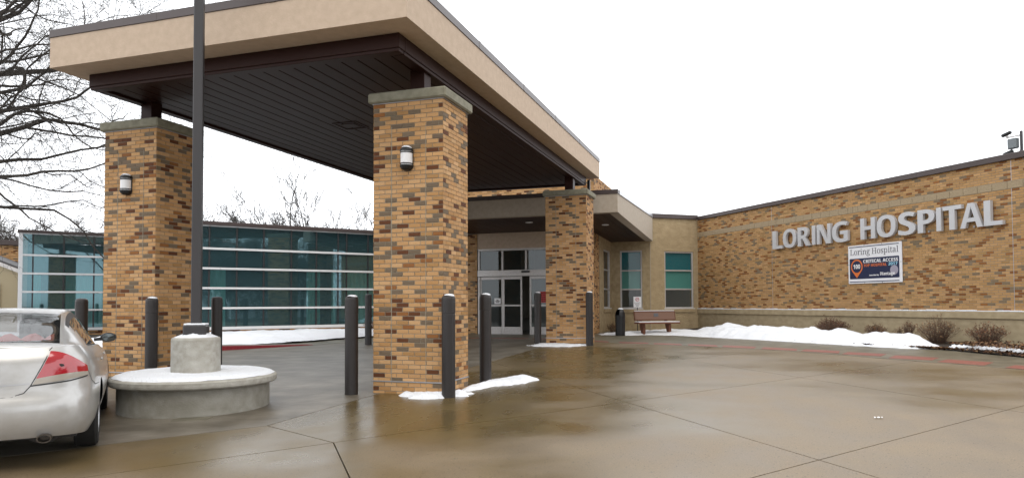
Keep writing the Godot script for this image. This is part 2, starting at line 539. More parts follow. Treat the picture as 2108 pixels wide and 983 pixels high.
func build_canopy() -> void:
	var t := thing("entrance_canopy", "large flat drive-through canopy with tan stucco fascia and dark brown soffit on brick columns", "canopy", Vector3(-7.7, 0, -15.55))
	var o := Vector3(7.7, 0, 15.55)
	var X0 := -11.0
	var X1 := -4.41
	var Z0 := -8.79
	var Z1 := -22.3
	var b0 := 5.516
	var b1 := 6.02
	var sides := [["fascia", Vector3((X0 + X1) / 2, (b0 + b1) / 2, Z0 - 0.25), Vector3(X1 - X0, b1 - b0, 0.5)], ["fascia", Vector3((X0 + X1) / 2, (b0 + b1) / 2, Z1 + 0.25), Vector3(X1 - X0, b1 - b0, 0.5)],
		["fascia", Vector3(X1 - 0.2, (b0 + b1) / 2, (Z0 + Z1) / 2), Vector3(0.4, b1 - b0, Z0 - Z1 - 1.0)], ["fascia", Vector3(X0 + 0.2, (b0 + b1) / 2, (Z0 + Z1) / 2), Vector3(0.4, b1 - b0, Z0 - Z1 - 1.0)]]
	for s in sides:
		var mb := MB.new()
		mb.box(s[1] + o, s[2])
		part(t, s[0], mb, M.stucco)
	# metal coping in lengths, with lapped joints
	for side in 4:
		var along := Vector3(1, 0, 0) if side < 2 else Vector3(0, 0, -1)
		var L := X1 - X0 + 0.03 if side < 2 else Z0 - Z1 - 0.42
		var start := [Vector3(X0 - 0.015, 0, Z0 - 0.10), Vector3(X0 - 0.015, 0, Z1 + 0.10), Vector3(X1 - 0.10, 0, Z0 - 0.21), Vector3(X0 + 0.10, 0, Z0 - 0.21)][side] as Vector3
		var nseg := int(ceil(L / 3.05))
		for k in nseg:
			var a := L * k / nseg
			var b := L * (k + 1) / nseg
			var mb := MB.new()
			var sz := Vector3(b - a - 0.004, 0.135, 0.23) if side < 2 else Vector3(0.23, 0.135, b - a - 0.004)
			mb.cbox(start + along * ((a + b) / 2) + Vector3.UP * (6.02 + 0.0665) + o, sz, 0.006)
			part(t, "coping", mb, M.coping)
			if k > 0:
				var lap := MB.new()
				var ls := Vector3(0.12, 0.139, 0.236) if side < 2 else Vector3(0.236, 0.139, 0.12)
				lap.cbox(start + along * a + Vector3.UP * (6.02 + 0.0668) + o, ls, 0.005)
				part(t, "coping_lap", lap, M.coping)
	var deck := MB.new()
	deck.box(Vector3((X0 + X1) / 2, 5.75, (Z0 + Z1) / 2) + o, Vector3(X1 - X0 - 0.82, 0.46, Z0 - Z1 - 1.02))
	part(t, "roof_deck", deck, M.roof_grey)
	# dark beam round the soffit with a small lip under it
	var bx0 := -10.68
	var bx1 := -4.77
	var bz0 := -9.26
	var bz1 := -21.95
	for s in 4:
		var ln := bx1 - bx0 if s < 2 else bz0 - bz1 - 0.4
		var at := [Vector3((bx0 + bx1) / 2, 0, bz0 - 0.1), Vector3((bx0 + bx1) / 2, 0, bz1 + 0.1), Vector3(bx1 - 0.1, 0, (bz0 + bz1) / 2), Vector3(bx0 + 0.1, 0, (bz0 + bz1) / 2)][s] as Vector3
		var big := MB.new()
		var sz := Vector3(ln, 0.216, 0.2) if s < 2 else Vector3(0.2, 0.216, ln)
		big.cbox(at + Vector3(0, 5.517 - 0.11, 0) + o, sz, 0.008)
		part(t, "edge_beam", big, M.brown_metal)
		var lip := MB.new()
		var l2 := Vector3(ln - 0.034, 0.048, 0.166) if s < 2 else Vector3(0.166, 0.048, ln - 0.0)
		lip.cbox(at + Vector3(0, 5.274, 0) + o, l2, 0.005)
		part(t, "beam_lip", lip, M.brown_metal)
	# soffit boards, each a shallow metal pan
	var pan := 0.286
	var x := bx0 + 0.2
	while x < bx1 - 0.21:
		var wv := minf(pan, bx1 - 0.2 - x)
		var mb := MB.new()
		mb.cbox(Vector3(x + wv / 2, 5.305, (bz0 + bz1) / 2) + o, Vector3(wv - 0.014, 0.03, bz0 - bz1 - 0.404), 0.009)
		part(t, "soffit_board", mb, M.brown_metal)
		x += pan
	var ply := MB.new()
	ply.box(Vector3((bx0 + bx1) / 2, 5.345, (bz0 + bz1) / 2) + o, Vector3(bx1 - bx0 - 0.42, 0.03, bz0 - bz1 - 0.42))
	part(t, "soffit_backing", ply, M.black_metal)
	# square vent in the soffit
	var vt := MB.new()
	var vc := Vector3(-7.81, 5.284, -13.0) + o
	for s in [-1, 1]:
		vt.cbox(vc + Vector3(0.26 * s, 0, 0), Vector3(0.04, 0.016, 0.56), 0.004)
		vt.cbox(vc + Vector3(0, 0, 0.26 * s), Vector3(0.48, 0.016, 0.04), 0.004)
	vt.cbox(vc + Vector3(0, 0.0, 0), Vector3(0.30, 0.012, 0.30), 0.004)
	part(t, "soffit_vent", vt, M.brown_metal)
	for px in [-4.97, -10.46]:
		for pz in [-10.40, -20.60]:
			var mb := MB.new()
			mb.cbox(Vector3(px, (4.86 + 5.30) / 2, pz) + o, Vector3(0.25, 0.46, 0.25), 0.006)
			part(t, "post", mb, M.brown_metal)
	var gut := MB.new()
	gut.cbox(Vector3(-4.72, 5.22, -22.1) + o, Vector3(0.09, 0.46, 0.09), 0.01)
	part(t, "downpipe", gut, M.black_metal)

func bollard(x: float, z: float, label: String, snowy: bool) -> void:
	var t := thing("bollard", label, "bollard", gp(x, z, -0.02), 0.0, "dark brown bollards round the columns")
	var mb := MB.new()
	mb.lathe(Vector3.ZERO, [[0.101, 0.0], [0.101, 1.24]], 28)
	part(t, "sleeve", mb, M.bollard)
	var c := MB.new()
	c.lathe(Vector3.ZERO, [[0.101, 1.241], [0.0985, 1.247], [0.0985, 1.252], [0.1035, 1.257], [0.1035, 1.42], [0.101, 1.425], [0.1035, 1.43], [0.102, 1.475], [0.094, 1.505], [0.07, 1.522], [0.0, 1.530]], 28)
	part(t, "cap", c, M.bollard)
	if snowy:
		var s := MB.new()
		s.lathe(Vector3(0.008, 1.512, -0.006), [[0.08, 0.0], [0.072, 0.018], [0.045, 0.03], [0.0, 0.035]], 18)
		part(t, "snow_cap", s, M.snow)

# ------------------------------------------------------------------ walls and windows
# pieces of a wall with rectangular openings; local: x along, z outwards, front face at z = 0
func wall_pieces(mb: MB, x0: float, x1: float, y0: float, y1: float, thick: float, holes: Array) -> void:
	var x := x0
	for h in holes:
		if h[0] > x:
			mb.box(Vector3((x + h[0]) / 2, (y0 + y1) / 2, -thick / 2), Vector3(h[0] - x, y1 - y0, thick))
		mb.box(Vector3((h[0] + h[1]) / 2, (y0 + h[2]) / 2, -thick / 2), Vector3(h[1] - h[0], h[2] - y0, thick))
		mb.box(Vector3((h[0] + h[1]) / 2, (h[3] + y1) / 2, -thick / 2), Vector3(h[1] - h[0], y1 - h[3], thick))
		x = h[1]
	if x1 > x:
		mb.box(Vector3((x + x1) / 2, (y0 + y1) / 2, -thick / 2), Vector3(x1 - x, y1 - y0, thick))

func node_in(parent: Node3D, called: String, at: Vector3, turn := 0.0) -> Node3D:
	var o := Node3D.new()
	o.name = called
	o.position = at
	o.rotation.y = turn
	parent.add_child(o, true)
	return o

func pane(parent: Node3D, x0: float, x1: float, y0: float, y1: float, z: float, m: Material, called := "pane") -> MeshInstance3D:
	var mb := MB.new()
	mb.quad(Vector3(x0, y0, z), Vector3(x1, y0, z), Vector3(x1, y1, z), Vector3(x0, y1, z))
	return part(parent, called, mb, m)

func xf(p: Node3D, at: Vector3, turn: float) -> void:
	p.position = at
	p.rotation.y = turn

# three-light window with blind and dark room behind; in local frame x along, z out. part > panes
func bay_window(parent: Node3D, at: Vector3, turn: float, w: float, y0: float, y1: float, split: Array, blinds: bool) -> void:
	var fr := MB.new()
	var f := 0.065
	fr.cbox(Vector3(f / 2, (y0 + y1) / 2, -0.07), Vector3(f, y1 - y0, 0.09), 0.008)
	fr.cbox(Vector3(w - f / 2, (y0 + y1) / 2, -0.07), Vector3(f, y1 - y0, 0.09), 0.008)
	fr.cbox(Vector3(w / 2, y0 + f / 2, -0.07), Vector3(w - 2 * f, f, 0.088), 0.008)
	fr.cbox(Vector3(w / 2, y1 - f / 2, -0.07), Vector3(w - 2 * f, f, 0.088), 0.008)
	for s in split:
		fr.cbox(Vector3(w / 2, s, -0.07), Vector3(w - 2 * f, 0.06, 0.086), 0.008)
	var win := part(parent, "window", fr, M.aluminium, at)
	win.rotation.y = turn
	var lev := [y0 + f]
	for s in split:
		lev.append(s - 0.03)
		lev.append(s + 0.03)
	lev.append(y1 - f)
	for k in range(0, lev.size(), 2):
		pane(win, f, w - f, lev[k], lev[k + 1], -0.075, M.bay_glass)
	if blinds:
		var lo: float = split[0]
		var hi: float = split[1]
		pane(win, f, w - f, lo - 0.02, hi, -0.115, M.blind_lower, "blind")
		pane(win, f, w - f, hi, y1 - f, -0.118, M.blind_upper, "blind")
	var room := MB.new()
	room.box(Vector3(w / 2, (y0 + y1) / 2, -3.4), Vector3(w + 1.0, y1 - y0 + 0.8, 0.05))
	part(win, "room_wall", room, M.interior)

func sill(parent: Node3D, at: Vector3, turn: float, w: float, y: float) -> void:
	var mb := MB.new()
	mb.cbox(Vector3(w / 2, y, 0.0), Vector3(w + 0.10, 0.15, 0.10), 0.012)
	var o := part(parent, "sill", mb, M.block_tan, at)
	o.rotation.y = turn
	var s := MB.new()
	s.cbox(Vector3(w / 2, y + 0.085, 0.005), Vector3(w + 0.08, 0.02, 0.085), 0.008)
	var o2 := part(parent, "snow_on_sill", s, M.snow, at)
	o2.rotation.y = turn

const WALL_TURN := -0.9160   # local x runs along the lettered wall towards its free end
const C0 := Vector3(-2.05, 0, -32.22)

func build_brick_wing() -> void:
	var base := 0.25
	var t := thing("lettered_brick_wing", "long ochre brick wing with pale block band, stucco plinth and dark coping", "building", C0 + Vector3(0, base, 0), WALL_TURN)
	var L := 18.6
	var D := 9.0
	var y0 := 1.315
	var courses := 57
	var core := MB.new()
	core.box(Vector3(L / 2, (y0 + 5.17) / 2 - base, -0.1545), Vector3(L, 5.17 - y0, 0.30))
	part(t, "mortar_wall", core, M.mortar)
	var br := bond(Vector3(0, y0 - base, 0), Vector3.RIGHT, L, courses, 501, 0, 46, 49)
	var ends := Vector3(14.4, 2.6, 0)
	lay(t, [[br, Vector3.RIGHT, Vector3.BACK]], 300, "wall")
	# split-face block band
	var x := 0.0
	var r := RandomNumberGenerator.new()
	r.seed = 9
	while x < L - 0.1:
		var w := 0.406 if r.randf() < 0.85 else 0.203
		w = minf(w, L - x)
		var mb := MB.new()
		mb.cbox(Vector3(x + w / 2, y0 - base + 47.5 * 0.0677, -0.012 + r.randf_range(-0.004, 0.005)), Vector3(w - 0.010, 0.194, 0.04), 0.006)
		part(t, "band_block", mb, M.split_block)
		x += w
	for s in [4.83, 13.91]:
		var cj := MB.new()
		cj.box(Vector3(s, (1.12 + 5.16) / 2 - base, 0.0015), Vector3(0.014, 4.04, 0.006))
		part(t, "control_joint", cj, M.flashing)
	var led := MB.new()
	led.cbox(Vector3(L / 2 - 0.02, 1.20 - base, -0.05), Vector3(L + 0.0, 0.19, 0.26), 0.012)
	part(t, "ledge", led, M.block_base)
	var pl := MB.new()
	pl.box(Vector3(L / 2, 1.105 / 2 + 0.0 - base / 2 - 0.05, -0.15), Vector3(L, 1.105 - base + 0.1, 0.36))
	part(t, "plinth", pl, M.block_base)
	var k := 0
	x = 0.10
	while x < L:
		var w := minf(3.05, L - x)
		var mb := MB.new()
		mb.cbox(Vector3(x + w / 2, 5.245 - base, -0.13), Vector3(w - 0.005, 0.16, 0.42), 0.008)
		part(t, "coping", mb, M.coping)
		x += w
	var rf := MB.new()
	rf.box(Vector3(L / 2, 4.95 - base, -D / 2 - 0.31), Vector3(L, 0.2, D))
	part(t, "roof", rf, M.roof_grey)
	var ew := MB.new()
	ew.box(Vector3(L - 0.15, (5.16 + base) / 2 - base, -D / 2 - 0.31), Vector3(0.3, 5.16 - base, D))
	ew.box(Vector3(L / 2, (4.84 + base) / 2 - base, -D - 0.5), Vector3(L, 4.84 - base, 0.3))
	part(t, "end_walls", ew, M.block_tan)
	var sn := MB.new()
	for i in 62:
		var a := L * i / 62.0
		var hh := 0.034 + 0.010 * sin(i * 1.7) + 0.006 * sin(i * 0.53)
		sn.cbox(Vector3(a + L / 124.0, 1.297 - base + hh / 2, 0.040), Vector3(L / 62.0, hh, 0.068), 0.007)
	var so := part(t, "snow_on_ledge", sn, M.snow)

func outward(s: float, y: float, out: float) -> Vector3:  # a point at s metres along the lettered wall, out metres before it
	return C0 + Vector3(0.609, 0, 0.793) * s + Vector3(-0.793, 0, 0.609) * out + Vector3.UP * y

func text_mesh(s: String, bold: bool, serif: bool, depth: float) -> TextMesh:
	var f := SystemFont.new()
	f.font_names = PackedStringArray(["Droid Serif" if serif else "Droid Sans"])
	f.font_weight = 700 if bold else 400
	var m := TextMesh.new()
	m.font = f
	m.font_size = 64
	m.pixel_size = 0.01
	m.depth = depth
	m.curve_step = 1.0
	m.text = s
	return m

# text fitted to a rectangle x0..x1, y0..y1 on the plane z of its parent
func fit_text(parent: Node3D, called: String, s: String, bold: bool, serif: bool, x0: float, x1: float, y0: float, y1: float, z: float, depth: float, m: Material) -> MeshInstance3D:
	var tm := text_mesh(s, bold, serif, 0.1)
	var a := tm.get_aabb()
	var o := MeshInstance3D.new()
	o.name = called
	o.mesh = tm
	o.material_override = m
	var sc := Vector3((x1 - x0) / a.size.x, (y1 - y0) / a.size.y, depth / 0.1)
	o.scale = sc
	o.position = Vector3(x0 - a.position.x * sc.x, y0 - a.position.y * sc.y, z - a.position.z * sc.z)
	parent.add_child(o, true)
	return o

func build_letters() -> void:
	var t := thing("wall_lettering", "raised grey metal capital letters reading LORING HOSPITAL on the brick wall", "lettering", outward(5.03, 3.53, 0.0), WALL_TURN)
	var word := "LORINGHOSPITAL"
	var at := [[5.03, 5.56], [5.59, 6.27], [6.35, 6.93], [7.02, 7.21], [7.28, 7.9], [7.97, 8.64], [9.16, 9.73], [9.8, 10.49], [10.58, 11.17], [11.25, 11.8], [11.83, 12.03], [12.06, 12.63], [12.58, 13.22], [13.26, 13.76]]
	for k in word.length():
		var ch := word[k]
		var over := 0.008 if ch in "OGS" else 0.0
		if ch == "I":
			var im := MB.new()
			im.cbox(Vector3((at[k][0] + at[k][1]) / 2 - 5.03, 0.33, 0.095), Vector3(0.15, 0.66, 0.10), 0.004)
			part(t, "letter", im, M.letter_metal)
			continue
		fit_text(t, "letter", ch, true, false, at[k][0] - 5.03, at[k][1] - 5.03, -over, 0.66 + over, 0.045, 0.10, M.letter_metal)
	for k in word.length():
		var pin := MB.new()
		pin.box(Vector3((at[k][0] + at[k][1]) / 2 - 5.03, 0.03, 0.022), Vector3(0.04, 0.05, 0.046))
		part(t, "mount", pin, M.flashing)

func build_award_sign() -> void:
	var w := 2.06
	var h := 1.22
	var t := thing("award_banner", "white and navy banner sign reading Critical Access Top Hospital 2017 beneath the wall lettering", "sign", outward(8.54, 2.15, 0.0), WALL_TURN)
	var mb := MB.new()
	mb.cbox(Vector3(w / 2, h / 2, 0.03), Vector3(w, h, 0.03), 0.006)
	part(t, "panel", mb, M.sign_white)
	var z := 0.0465
	for y in [0.955, 0.045]:
		var b := MB.new()
		b.box(Vector3(w * 0.487, h * y, z), Vector3(w * 0.93, 0.026, 0.003))
		part(t, "stripe", b, M.navy)
	var nv := MB.new()
	var poly := PackedVector2Array()
	for c in [[0.955, 0.12, -90], [0.955, 0.655, 0], [0.03, 0.655, 90], [0.03, 0.12, 180]]:
		for k in 6:
			var a := deg_to_rad(c[2] + k * 18)
			var sx := -0.03 if c[0] > 0.5 else 0.03
			var sy := 0.03 if c[1] < 0.5 else -0.03
			poly.append(Vector2(c[0] * w + sx + 0.03 * cos(a), c[1] * h + sy + 0.03 * sin(a)))
	nv.prism(poly, Vector3(0, 0, z - 0.001), Vector3.RIGHT, Vector3.UP, 0.003)
	part(t, "navy_panel", nv, M.navy)
	fit_text(t, "hospital_name", "Loring Hospital", false, true, 0.045 * w, 0.945 * w, 0.70 * h, 0.905 * h, z, 0.003, M.grey_print)
	# map-pin emblem
	var pc := Vector2(0.172 * w, 0.44 * h)
	var ring := PackedVector2Array()
	var ro := 0.235
	for k in 41:
		var a := deg_to_rad(-42 + 264.0 * k / 40)
		ring.append(pc + Vector2(cos(a), sin(a)) * ro)
	ring.append(pc + Vector2(0, -0.36))
	var pin := MB.new()
	pin.prism(ring, Vector3(0, 0, z + 0.002), Vector3.RIGHT, Vector3.UP, 0.003)
	part(t, "map_pin", pin, M.orange_print)
	var disc := MB.new()
	disc.lathe(Vector3(pc.x, pc.y, z + 0.0035), [[0.19, 0.0], [0.19, 0.004], [0.0, 0.004]], 36, Basis(Vector3.RIGHT, Vector3.BACK, Vector3.DOWN))
	part(t, "pin_disc", disc, M.navy)
	var z2 := z + 0.002
	fit_text(t, "figure", "100", true, false, pc.x - 0.13, pc.x + 0.14, pc.y - 0.065, pc.y + 0.075, z + 0.0085, 0.003, M.white_print)
	fit_text(t, "print", "CRITICAL ACCESS", true, false, 0.30 * w, 0.935 * w, 0.525 * h, 0.61 * h, z2, 0.003, M.white_print)
	fit_text(t, "print", "TOP HOSPITAL", true, false, 0.305 * w, 0.735 * w, 0.425 * h, 0.497 * h, z2, 0.003, M.orange_print)
	fit_text(t, "print", "2017", true, false, 0.765 * w, 0.925 * w, 0.43 * h, 0.507 * h, z2, 0.003, M.sky_print)
	fit_text(t, "print", "Awarded by", true, false, 0.41 * w, 0.59 * w, 0.175 * h, 0.225 * h, z2, 0.003, M.white_print)
	var gl := MB.new()
	gl.lathe(Vector3(0.865 * w, 0.31 * h, z + 0.001), [[0.145, 0.0], [0.145, 0.003], [0.0, 0.003]], 32, Basis(Vector3.RIGHT, Vector3.BACK, Vector3.DOWN))
	part(t, "globe_mark", gl, M.globe_print)
	fit_text(t, "print", "iVantage", true, false, 0.615 * w, 0.875 * w, 0.165 * h, 0.275 * h, z + 0.0045, 0.003, M.white_print)
	for q in [[0.32, 0.985], [0.65, 0.985], [0.32, 0.015], [0.65, 0.015], [0.985, 0.5], [0.015, 0.5]]:
		var sc := MB.new()
		sc.lathe(Vector3(q[0] * w, q[1] * h, 0.045), [[0.012, 0.0], [0.012, 0.004], [0.0, 0.005]], 10, Basis(Vector3.RIGHT, Vector3.BACK, Vector3.DOWN))
		part(t, "screw", sc, M.black_metal)

func build_bay() -> void:
	var y_top := 5.2
	var base := 0.30
	var corner := Vector3(-3.935, 0, -30.77)
	var t := thing("stucco_bay", "tan rough stucco bay with three tall teal windows beside the entrance", "building", corner + Vector3(0, base, 0))
	# face beside the brick wing: local x from the outer corner towards the brick wing
	var turn1 := atan2(0.609, 0.793)      # x axis = (0.793, 0, -0.609)
	var o1 := Vector3.ZERO
	var m1 := MB.new()
	var L1 := 2.38
	var w1 := [L1 - 1.68, L1 - 0.235, 1.325, 3.79]
	wall_pieces(m1, 0, L1 + 0.1, 0, y_top - base, 0.3, [[w1[0], w1[1], w1[2] - base, w1[3] - base]])
	var f1 := part(t, "wall", m1, M.block_tan)
	f1.rotation.y = turn1
	var q := Basis(Vector3.UP, turn1) * Vector3(w1[0], 0, 0)
	bay_window(t, q, turn1, w1[1] - w1[0], w1[2] - base, w1[3] - base, [2.155 - base, 2.96 - base], true)
	sill(t, q, turn1, w1[1] - w1[0], 1.235 - base)
	# face under the lower canopy
	var m2 := MB.new()
	var x2 := -5.6 - corner.x
	wall_pieces(m2, x2, 0.0, 0, y_top - base, 0.3, [[-5.23 - corner.x, -4.28 - corner.x, 1.32 - base, 3.82 - base]])
	part(t, "wall", m2, M.block_tan)
	bay_window(t, Vector3(-5.23 - corner.x, 0, 0), 0.0, 0.95, 1.32 - base, 3.82 - base, [2.155 - base, 2.96 - base], true)
	sill(t, Vector3(-5.23 - corner.x, 0, 0), 0.0, 0.95, 1.235 - base)
	# side face next to the doors, looking along +x
	var m3 := MB.new()
	wall_pieces(m3, 0, 2.67, 0, y_top - base, 0.3, [[0.92, 2.40, 1.36 - base, 3.79 - base]])
	var f3 := part(t, "wall", m3, M.block_tan, Vector3(x2, 0, 0))
	f3.position = Vector3(x2, 0, 2.67)
	f3.rotation.y = PI / 2
	bay_window(t, Vector3(x2, 0, 2.67 - 0.92), PI / 2, 1.48, 1.36 - base, 3.79 - base, [2.155 - base, 2.96 - base], false)
	sill(t, Vector3(x2, 0, 2.67 - 0.92), PI / 2, 1.48, 1.26 - base)
	var cp := MB.new()
	cp.cbox(Vector3(L1 / 2 - 0.02, y_top - base + 0.095, -0.11), Vector3(L1 + 0.0, 0.19, 0.38), 0.008)
	var c1 := part(t, "coping", cp, M.coping)
	c1.rotation.y = turn1
	var cp2 := MB.new()
	cp2.cbox(Vector3(x2 / 2 - 0.05, y_top - base + 0.093, -0.11), Vector3(-x2 - 0.2, 0.19, 0.38), 0.008)
	part(t, "coping", cp2, M.coping)
	var bead := MB.new()
	bead.box(Vector3(0.004, (4.1 - base) / 2, 0.004), Vector3(0.02, 4.1 - base, 0.02), Basis(Vector3.UP, 0.3))
	part(t, "corner_bead", bead, M.stucco_pale)
	var rf := MB.new()
	rf.prism(PackedVector2Array([Vector2(x2 + 0.05, 0.05), Vector2(-0.1, 0.05), Vector2(1.7, 1.45), Vector2(1.7, 6), Vector2(x2 + 0.05, 6)]), Vector3(0, 4.9 - base, -0.1), Vector3.RIGHT, Vector3.FORWARD, 0.15)
	part(t, "roof", rf, M.roof_grey)
	var bw := MB.new()
	bw.box(Vector3(-0.2, (5.0 - base) / 2, -6.2), Vector3(5.0, 5.0 - base, 0.3))
	part(t, "back_wall", bw, M.interior)

# soffit of the lower canopy falls towards the building
func low_y(z: float) -> float:
	return 4.40 + (z + 22.1) * 0.0235

func build_low_canopy() -> void:
	var t := thing("door_canopy", "low stucco canopy over the sliding doors with dark brown soffit", "canopy", Vector3(-8.0, 0, -24.0))
	var o := Vector3(8.0, 0, 24.0)
	var xr := -3.81
	var xl := -11.9
	var zf := -22.1
	var fr := MB.new()
	fr.box(Vector3((xl + xr) / 2, (4.40 + 4.975) / 2, zf - 0.15) + o, Vector3(xr - xl, 0.575, 0.3))
	part(t, "fascia", fr, M.stucco_pale)
	var side := MB.new()
	var zb := -30.72
	for k in 12:
		var z0 := lerpf(zf - 0.3, zb, k / 12.0)
		var z1 := lerpf(zf - 0.3, zb, (k + 1) / 12.0)
		var t0 := lerpf(4.98, 5.19, k / 12.0)
		var t1 := lerpf(4.98, 5.19, (k + 1) / 12.0)
		side.quad(Vector3(xr, low_y(z0), z0) + o, Vector3(xr, low_y(z1), z1) + o, Vector3(xr, t1, z1) + o, Vector3(xr, t0, z0) + o)
		side.quad(Vector3(xr - 0.3, low_y(z0), z0) + o, Vector3(xr - 0.3, low_y(z1), z1) + o, Vector3(xr, low_y(z1), z1) + o, Vector3(xr, low_y(z0), z0) + o)
		side.quad(Vector3(xr, t0, z0) + o, Vector3(xr, t1, z1) + o, Vector3(xr - 0.3, t1, z1) + o, Vector3(xr - 0.3, t0, z0) + o)
	part(t, "fascia", side, M.stucco_pale)
	var cf := MB.new()
	cf.cbox(Vector3((xl + xr) / 2, 5.045, zf - 0.10) + o, Vector3(xr - xl + 0.04, 0.135, 0.25), 0.006)
	part(t, "coping", cf, M.coping)
	for k in 4:
		var z0 := lerpf(zf - 0.24, zb + 0.15, k / 4.0)
		var z1 := lerpf(zf - 0.24, zb + 0.15, (k + 1) / 4.0)
		var cs := MB.new()
		cs.bar(Vector3(xr - 0.08, 5.05 + 0.053 * k, z0) + o, Vector3(xr - 0.08, 5.05 + 0.053 * (k + 1), z1 + 0.006) + o, 0.22, 0.13)
		part(t, "coping", cs, M.flashing)
	var sf := MB.new()
	var x := xr - 0.3
	while x > xl + 0.1:
		var sb := MB.new()
		sb.bar(Vector3(x - 0.15, low_y(zf - 0.3) + 0.022, zf - 0.31) + o, Vector3(x - 0.15, low_y(zb) + 0.022, zb + 0.02) + o, 0.292, 0.03)
		part(t, "soffit_board", sb, M.brown_metal)
		x -= 0.3
	sf.bar(Vector3((xl + xr) / 2, low_y(zf - 0.3) + 0.06, zf - 0.31) + o, Vector3((xl + xr) / 2, low_y(zb) + 0.06, zb) + o, xr - xl - 0.6, 0.03)
	part(t, "soffit_backing", sf, M.black_metal)
	var rf := MB.new()
	rf.bar(Vector3((xl + xr) / 2, 4.92, zf - 0.31) + o, Vector3((xl + xr) / 2, 4.95, zb) + o, xr - xl - 0.62, 0.06)
	part(t, "roof", rf, M.roof_grey)
	for q in [[-7.15, -23.6], [-4.75, -25.0], [-9.6, -23.6]]:
		var rg := MB.new()
		var yy := low_y(q[1]) - 0.002
		rg.lathe(Vector3(q[0], yy, q[1]) + o, [[0.0, -0.012], [0.085, -0.014], [0.125, -0.008], [0.13, 0.012]], 24)
		part(t, "downlight", rg, M.white_lens)

